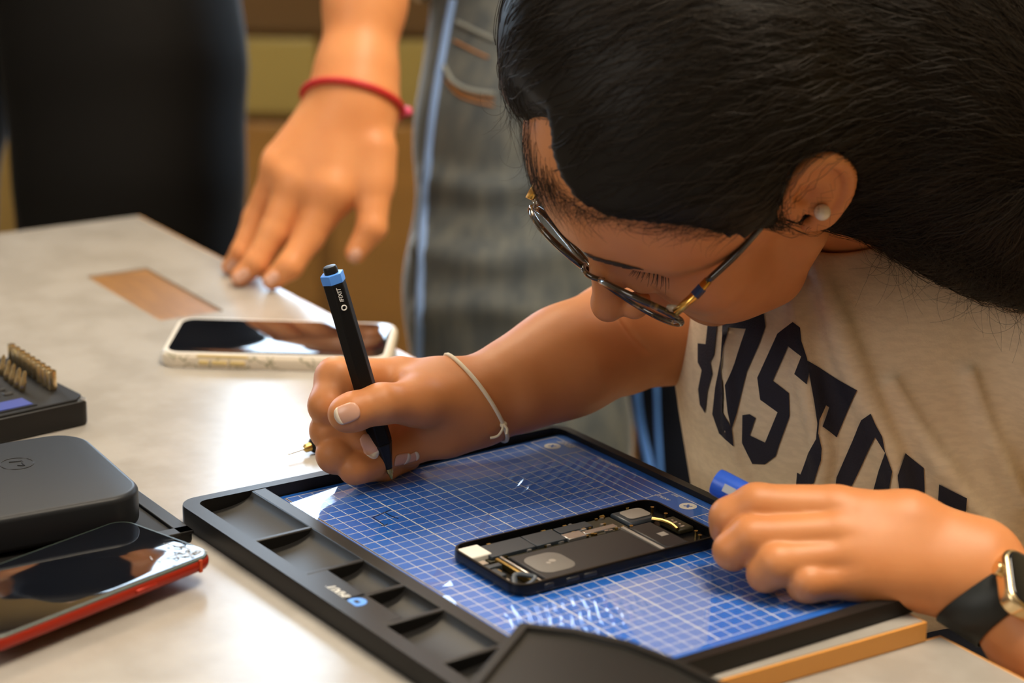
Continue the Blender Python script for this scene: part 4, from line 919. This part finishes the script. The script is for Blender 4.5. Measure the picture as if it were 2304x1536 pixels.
# the hexagon's face that looks at the camera
ks = [math.cos(.9 + math.pi / 3 * (k + .5)) * x_ + math.sin(.9 + math.pi / 3 * (k + .5)) * y_ for k in range(6)]; n_ = max(ks, key=lambda q: q @ (-FWD + RIGHT * .35)); s_ = np.cross(d_, n_)
def pf(t, up=0.): o = seg(t) + n_ * (rp_ * math.cos(math.pi / 6) + .0003); return Matrix([[d_[i], -s_[i] * -1, n_[i], o[i]] for i in range(3)] + [[0, 0, 0, 1]])
Mp = pf(.875); Mp = Matrix([[d_[i], np.cross(n_, d_)[i], n_[i], (seg(.875) + n_ * (rp_ * math.cos(math.pi / 6) + .0003))[i]] for i in range(3)] + [[0, 0, 0, 1]])
text('logo_lettering', 'iFIXIT', .0034, M['white'], pen, WM(pen).inverted() @ Mp, ext=.00003)
bm = bmesh.new(); oc = seg(.818) + n_ * (rp_ * math.cos(math.pi / 6) + .0003); tube(bm, [oc + .0014 * (math.cos(a) * d_ + math.sin(a) * np.cross(n_, d_)) for a in np.linspace(0, 6.283, 24, endpoint=False)], .0004, 6, closed=True); bmobj('logo_ring', bm, M['white'], pen, True)
# precision screwdriver lying behind her hand
a_ = TP(648, 1021, TZ + .004); b_ = TP(742, 990, TZ + .006); dv = b_ - a_; dv /= np.linalg.norm(dv); sd_ = thing('precision_screwdriver', 'slim precision screwdriver lying on the table behind the hand with the pen', 'screwdriver', (a_[0], a_[1], TZ))
bm = bmesh.new(); lathe(bm, a_, a_ + dv * .013, [(0, .0006), (.05, .0008), (1, .0008)], 10); bmobj('blade', bm, M['silver'], sd_, True)
bm = bmesh.new(); lathe(bm, a_ + dv * .012, a_ + dv * .0175, [(0, .0016), (.2, .0027), (.8, .0029), (1, .0022)], 16); bmobj('ferrule', bm, M['brass'], sd_, True)
bm = bmesh.new(); lathe(bm, a_ + dv * .017, a_ + dv * .075, [(0, .003), (.03, .0048), (.1, .0045), (.9, .0058), (1, .005)], 16); bmobj('handle', bm, M['blk2'], sd_, True)
# blue tube in her left hand
a_ = Wp(1612, 1083, 1.222); b_ = Wp(1760, 1160, 1.205); bt = thing('blue_tube', 'blue plastic tube end poking out of the left hand that rests on the mat', 'tube', a_); M['bluep'] = mat('blue plastic', (.03, .13, .75), .3)
bm = bmesh.new(); lathe(bm, a_, b_, [(.16, .0045), (.0, .0062), (0, .0073), (.04, .0076), (1, .0076)], 28); bmobj('tube_body', bm, M['bluep'], bt, True)
bm = bmesh.new(); q_, ok = march(lambda P: sd_seg(P, a_, b_, .0077, .0077), 1636, 1100, .9); e_ = (b_ - a_) / np.linalg.norm(b_ - a_); nn = grad(lambda P: sd_seg(P, a_, b_, .0077, .0077), q_)[0]; s2 = np.cross(nn, e_)
vs = [bm.verts.new(q_[0] + nn * .0002 + e_ * u * .006 + s2 * v * .0022) for u, v in ((-.4, -1), (1, -1), (1, 1), (-.4, 1))]; bm.faces.new(vs); bmobj('metal_clip', bm, M['steel'], bt, True)
# bracelets
def ring_on(f, c, nrm, r, rt, seed_r, n=40):
    x, y, d = frame_for(nrm); out = []
    for a in np.linspace(0, 2 * math.pi, n, endpoint=False):
        v = math.cos(a) * x + math.sin(a) * y; lo_, hi_ = .0, seed_r
        for _ in range(24):
            m = (lo_ + hi_) / 2
            if f((c + v * m)[None])[0] < 0: lo_ = m
            else: hi_ = m
        out.append(c + v * (lo_ + rt * .8))
    return out
ax_ = ARM_R[1][0] - ARM_R[0][0]; ax_ = ax_ / np.linalg.norm(ax_); nrm = ax_ + .22 * UP - .25 * FWD
wc = ARM_R[0][0] + ax_ * .001; wb = thing('cord_bracelet', 'thin cream cord bracelet with a knot on the wrist of the writing hand', 'bracelet', wc); M['cord'] = mat('cream cord', (.76, .66, .48), .6)
rg = ring_on(f_armR, wc, nrm, 0, .0012, .06); bm = bmesh.new(); tube(bm, rg, .0013, 8, closed=True); bmobj('cord', bm, M['cord'], wb, True, smooth=True)
kn = min(rg, key=lambda p: (toPx(p)[0] - 1088) ** 2 + (toPx(p)[1] - 972) ** 2 + 4e6 * max(0, (p - wc) @ FWD)); bm = bmesh.new(); bmesh.ops.create_icosphere(bm, subdivisions=2, radius=.0023, matrix=Matrix.Translation(kn)); bmobj('knot', bm, M['cord'], wb, True, smooth=True)
kd = float((kn - CAM) @ FWD) - .002; kx, ky = toPx(kn)
for e in (((0, 0), (-4, 14), (-14, 26), (-30, 30)), ((0, 0), (8, 10), (7, 22))):
    bm = bmesh.new(); tube(bm, spline([Wp(kx + a, ky + b, kd) for a, b in e], 5), .0009, 6); bmobj('cord_end', bm, M['cord'], wb, True, smooth=True)
# watch on her left wrist
ax_ = ARM_L[1][0] - ARM_L[0][0]; ax_ /= np.linalg.norm(ax_); wc = ARM_L[0][0] + ax_ * .018
wt = thing('wristwatch', 'gold smartwatch with a black strap on the left wrist of the bending woman', 'watch', wc); M['strap'] = mat('dark rubber strap', (.011, .014, .014), .5); M['gold2'] = mat('pale gold case', (.86, .66, .38), .25, metal=1)
nrm = ax_ * 1.0 - .1 * UP
bm = bmesh.new(); L_ = [ring_on(f_armL, wc + ax_ * o, nrm, 0, .0012, .07, 48) for o in (-.011, -.010, .010, .011)]; c_ = wc
loft(bm, [[p + (p - wc) / np.linalg.norm(p - wc) * q for p in L] for L, q in zip(L_, (.0002, .0016, .0016, .0002))], False, False); bmobj('strap', bm, M['strap'], wt, True, smooth=True)
wn, ok = march(f_armL, 2290, 1312, .9); wn = wn[0]; g_ = grad(f_armL, wn[None])[0]; g_ = g_ * .55 + .75 * RIGHT - .35 * FWD; g_ = g_ - ax_ * (g_ @ ax_) * .8; g_ /= np.linalg.norm(g_)
xa = RIGHT - .10 * UP; xa = xa - g_ * (xa @ g_); xa /= np.linalg.norm(xa); ya = np.cross(g_, xa); wo = Wp(2243, 1304, 1.148) + xa * .0165
Mw = Matrix([[xa[i], ya[i], g_[i], wo[i]] for i in range(3)] + [[0, 0, 0, 1]]); Lw = WM(wt).inverted() @ Mw
bm = bmesh.new(); slab(bm, .034, .040, .010, -.002, .0085, .003, 8, m=4); o = bmobj('watch_case', bm, M['gold2'], wt); o.matrix_local = Lw
bm = bmesh.new(); slab(bm, .029, .035, .008, .0075, .0092, .0012, 8); o = bmobj('watch_face', bm, M['glassblk'], wt, label='black glass face'); o.matrix_local = Lw
bm = bmesh.new(); lathe(bm, (-.0165, .004, .0035), (-.0200, .004, .0035), [(0, .0036), (.8, .0036), (1, .0030)], 24); o = bmobj('crown', bm, M['gold2'], wt); o.matrix_local = Lw
# ---------------------------------------------------------------- person leaning a hand on the table edge
def rest(px, py, r): return KR(px, py, r, TZ)
ARM_S = k_((795, 232, 1.775, 84), (800, 180, 1.78, 85), (822, 0, 1.795, 84), (850, -300, 1.83, 105), (875, -560, 1.86, 120), (960, -1120, 1.92, 155))
PALM_S = [k_((795, 240, 1.775, 78), (748, 425, 1.752, 60)), k_((795, 240, 1.775, 80), (672, 408, 1.757, 55)), k_((785, 240, 1.78, 76), (634, 372, 1.765, 42)), k_((780, 245, 1.785, 66), (632, 358, 1.777, 34)), k_((822, 250, 1.77, 56), (842, 400, 1.755, 44))]
FING_S = [k_((845, 340, 1.757, 48), (842, 425, 1.752, 40), (836, 512, 1.745, 34), (800, 568, 1.745, 25)),
          k_((745, 430, 1.752, 55), (694, 532, 1.748, 36), (652, 598, 1.738, 30)) + [rest(612, 630, 23)],
          k_((668, 412, 1.757, 49), (616, 522, 1.752, 33), (577, 590, 1.748, 28)) + [rest(540, 622, 22)],
          k_((628, 385, 1.765, 38), (576, 490, 1.775, 29), (544, 566, 1.772, 24)) + [rest(517, 599, 19)],
          k_((632, 362, 1.777, 31), (588, 470, 1.82, 26), (560, 545, 1.82, 22)) + [rest(545, 578, 18)]]
def f_armS(P):
    d = chain(P, ARM_S, .02)
    for c in PALM_S: d = smin(d, chain(P, c, .01), .016)
    return smin(d, fingers(P, FING_S), .008)
lo = np.minimum(Wp(470, 680, 1.62), Wp(900, -1350, 1.6)) - v3(.08, .15, .03); hi = np.maximum(Wp(930, 0, 1.9), Wp(1150, -1350, 2.0)) + v3(.08, .12, .06)
armS = sdf_mesh(f_armS, lo, hi, .0018, 2)
TR = k_((1180, -250, 1.98, 330), (1200, -1000, 1.98, 360), (1210, -1250, 1.98, 300)); SHO = k_((990, -1180, 1.9, 170), (1420, -1180, 2.02, 170)); NKS = k_((1210, -1250, 1.98, 150), (1210, -1600, 1.96, 140))
f_tor = lambda P: smin(smin(chain(P, TR, .05), chain(P, SHO, .03), .06), chain(P, NKS, .02), .05)
core = sdf_mesh(lambda P: f_tor(P) + .01, Wp(760, 200, 1.75) - v3(.05, .15, .1), Wp(1650, -1700, 2.2) + v3(.1, .2, .1), .009, 2)
p2 = person('standing person in grey-blue jeans leaning one hand on the table edge', (.03, 1.95, 0))
V, F = join_np([armS, core]); b2_ = link('body', npmesh('body', V, F), M['skin2'], p2, True)
for q in ((608, 628, (-.75, .6), .0125, .0100), (541, 622, (-.85, .5), .013, .0105), (520, 597, (-.6, .75), .011, .0085), (797, 578, (-.5, .85), .0125, .0105)):
    nail('fingernail', f_armS, *q[:2], q[2], q[3], q[4], b2_, tip=False, d0=1.5)
LEG = k_((1215, -40, 1.97, 212), (1207, 90, 1.96, 220), (1182, 300, 1.94, 226), (1166, 650, 1.93, 234), (1166, 1000, 1.94, 232), (1180, 1700, 1.97, 180), (1190, 2480, 2.0, 120))
LEG2 = k_((1260, -40, 2.12, 205), (1235, 300, 2.18, 200), (1225, 900, 2.20, 182), (1235, 1700, 2.2, 150), (1240, 2280, 2.2, 105))
JF = [(((945, 700), (1100, 690), (1300, 720)), .004), (((940, 560), (1100, 590), (1300, 560)), .004), (((960, 400), (1080, 430), (1200, 420)), .0035)]
def f_jean0(P): return smin(smin(chain(P, LEG, .04), chain(P, LEG2, .04), .03), chain(P, k_((1180, -120, 1.99, 200), (1270, -120, 2.12, 195)), 0), .04)
JFP = []
for pl, r in JF:
    pp, ok = march(f_jean0, [p[0] for p in pl], [p[1] for p in pl], 1.3); JFP.append([(p, r) for p in spline(pp, 3)])
def f_jean(P):
    d = f_jean0(P)
    for c in JFP: d = smin(d, chain(P, c), .02)
    return d
V, F = sdf_mesh(f_jean, Wp(900, 2560, 1.75) - v3(.05, .2, .05), Wp(1800, -420, 2.3) + v3(.1, .15, .06), .005, 2)
je = link('jeans', npmesh('jeans', V, F), M['denim'], p2, True, label='faded grey-blue jeans')
def onsurf(f, pts, off, d0=1.3):
    sp_ = spline([np.array([*p, 0.]) for p in pts], 6); P, ok = march(f, [p[0] for p in sp_], [p[1] for p in sp_], d0); P = P[ok]; return list(P + grad(f, P) * off)
M['denimd'] = mat('pocket hem denim', (.20, .22, .21), .8, sheen=.3)
for pts, r, m, nm in ((((1000, 150), (1020, 185), (1060, 205), (1112, 212)), .0022, 'denimd', 'pocket_hem'), (((1001, 163), (1025, 198), (1065, 217), (1112, 223)), .0007, 'stitch', 'pocket_stitching'), (((1003, 180), (1030, 212), (1070, 229), (1112, 238)), .0007, 'stitch', 'pocket_stitching'),
                      (((1022, 92), (1060, 112), (1098, 130)), .0008, 'stitch', 'pocket_stitching'), (((1028, 50), (1060, 66), (1112, 90)), .0018, 'denimd', 'pocket_hem')):
    bm = bmesh.new(); tube(bm, onsurf(f_jean, pts, .0004), r, 6); bmobj(nm, bm, M[m], je, True, smooth=True)
M['seam'] = mat('denim seam with painted rim light', (.20, .33, .62), .75, sheen=.3)  # a denim seam whose blue is the window rim light put into the colour
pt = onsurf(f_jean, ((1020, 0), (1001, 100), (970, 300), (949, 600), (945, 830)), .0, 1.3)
bm = bmesh.new(); tube(bm, pt, .0042, 8); bmobj('rim_lit_seam', bm, M['seam'], je, True, smooth=True, label='side seam with rim light painted in blue')
M['top'] = mat('cream striped top', (.58, .43, .27), .8); M['topd'] = mat('dark stripe', (.04, .03, .025), .8)
f_top = lambda P: smax(f_tor(P) - .008, -(f_jean0(P) - .004), .004)
V, F = sdf_mesh(f_top, Wp(760, 60, 1.75) - v3(.05, .15, .02), Wp(1650, -1500, 2.2) + v3(.1, .2, .1), .007, 2)
tp = link('striped_top', npmesh('striped_top', V, F), M['top'], p2, True)
# red cord bracelet
wc = Wp(795, 228, 1.775); rb = thing('red_bracelet', 'red cord bracelet with a pink bead on the wrist of the leaning hand', 'bracelet', wc); M['redc'] = mat('red cord', (.55, .02, .02), .5); M['pinkb'] = mat('pink bead', (.75, .10, .22), .3)
ax_ = ARM_S[1][0] - ARM_S[0][0]; ax_ /= np.linalg.norm(ax_); rg = ring_on(f_armS, wc, ax_ + .12 * RIGHT + .06 * FWD, 0, .0024, .07)
bm = bmesh.new(); tube(bm, rg, .0030, 8, closed=True); bmobj('cord', bm, M['redc'], rb, True, smooth=True)
kn = max(rg, key=lambda p: toPx(p)[0]); bm = bmesh.new(); bmesh.ops.create_uvsphere(bm, u_segments=20, v_segments=14, radius=.0042, matrix=Matrix.Translation(kn + RIGHT * .004)); bmobj('bead', bm, M['pinkb'], rb, True, smooth=True)
# ---------------------------------------------------------------- standing person in black trousers at the far table end
p3 = person('standing person in black trousers behind the far end of the table', (-.42, 2.15, 0))
LA = k_((250, -100, 2.12, 285), (282, 150, 2.11, 252), (292, 400, 2.11, 238), (296, 650, 2.12, 228), (300, 1500, 2.15, 170), (305, 2280, 2.2, 115)); LB = k_((-170, -100, 2.2, 270), (-235, 200, 2.2, 240), (-262, 500, 2.2, 225), (-270, 1500, 2.22, 170), (-280, 2200, 2.25, 115))
f_tr = lambda P: smin(smin(chain(P, LA, .04), chain(P, LB, .04), .03), chain(P, k_((240, -250, 2.14, 260), (-120, -250, 2.2, 260)), 0), .05)
V, F = sdf_mesh(f_tr, Wp(-600, 2350, 2.0) - v3(.08, .3, .05), Wp(620, -620, 2.4) + v3(.1, .2, .08), .007, 2)
link('trousers', npmesh('trousers', V, F), M['dtrous'], p3, True)
TB = k_((60, -450, 2.17, 300), (60, -1000, 2.17, 330), (60, -1250, 2.17, 260)); SB = k_((-230, -1150, 2.2, 150), (330, -1150, 2.14, 150)); NB = k_((60, -1250, 2.17, 120), (60, -1500, 2.16, 115)); AB = k_((345, -1130, 2.14, 120), (370, -650, 2.16, 100), (300, -380, 2.06, 80)); AB2 = k_((-250, -1130, 2.2, 120), (-330, -650, 2.2, 100), (-200, -350, 2.08, 80))
f_t3 = lambda P: smin(smin(smin(chain(P, TB, .05), chain(P, SB, .03), .06), chain(P, NB), .04), np.minimum(chain(P, AB, .03), chain(P, AB2, .03)), .03)
V, F = sdf_mesh(lambda P: f_t3(P) + .006, Wp(-700, -150, 1.95) - v3(.08, .15, .1), Wp(760, -1620, 2.4) + v3(.1, .2, .1), .009, 2); link('body', npmesh('body', V, F), M['skin2'], p3, True)
f_s3 = lambda P: smax(f_t3(P), chain(P, NB) * -1 - .004, .01)
V, F = sdf_mesh(lambda P: smin(chain(P, TB, .05), chain(P, SB, .03), .06), Wp(-700, -100, 1.95) - v3(.08, .15, .1), Wp(760, -1620, 2.4) + v3(.1, .2, .1), .009, 2); link('shirt', npmesh('shirt', V, F), M['dtrous'], p3, True)
# ---------------------------------------------------------------- a further standing person, only a dark trouser leg shows
p4 = person('person behind the bending woman of whom only a dark navy trouser leg shows', (.19, 1.85, 0))
LA4 = k_((1640, 300, 2.06, 215), (1610, 800, 2.04, 188), (1632, 1060, 2.04, 172), (1640, 1800, 2.06, 140), (1645, 2350, 2.08, 110)); LB4 = k_((1960, 300, 2.14, 215), (1990, 900, 2.14, 180), (2000, 1800, 2.16, 140), (2000, 2280, 2.17, 110))
HB4 = k_((1700, 150, 2.08, 230), (1920, 150, 2.14, 230))
f_t4 = lambda P: smin(smin(chain(P, LA4, .04), chain(P, LB4, .04), .03), chain(P, HB4), .05)
V, F = sdf_mesh(f_t4, Wp(1420, 2500, 1.9) - v3(.08, .25, .05), Wp(2250, -150, 2.35) + v3(.1, .2, .08), .007, 2); tr4 = link('trousers', npmesh('trousers', V, F), M['navy'], p4, True)
M['painted_rim_light'] = mat('painted blue rim light', (.10, .28, .75), .6)  # blue rim light from the window, painted as coloured tubes along the leg
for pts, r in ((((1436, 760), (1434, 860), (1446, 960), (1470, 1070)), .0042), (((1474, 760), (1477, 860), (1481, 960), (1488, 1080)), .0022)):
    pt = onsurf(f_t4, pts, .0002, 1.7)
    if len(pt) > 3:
        bm = bmesh.new(); tube(bm, pt, r, 8); bmobj('painted_rim_light', bm, M['painted_rim_light'], tr4, True, smooth=True, label='light blue stripe painted for rim light')
TB4 = k_((1800, -50, 2.14, 300), (1800, -700, 2.14, 330)); V, F = sdf_mesh(lambda P: chain(P, TB4), Wp(1350, 350, 1.98) - v3(.08, .15, .05), Wp(2250, -1150, 2.35) + v3(.1, .2, .1), .010, 2); link('shirt', npmesh('shirt', V, F), M['dtrous'], p4, True)
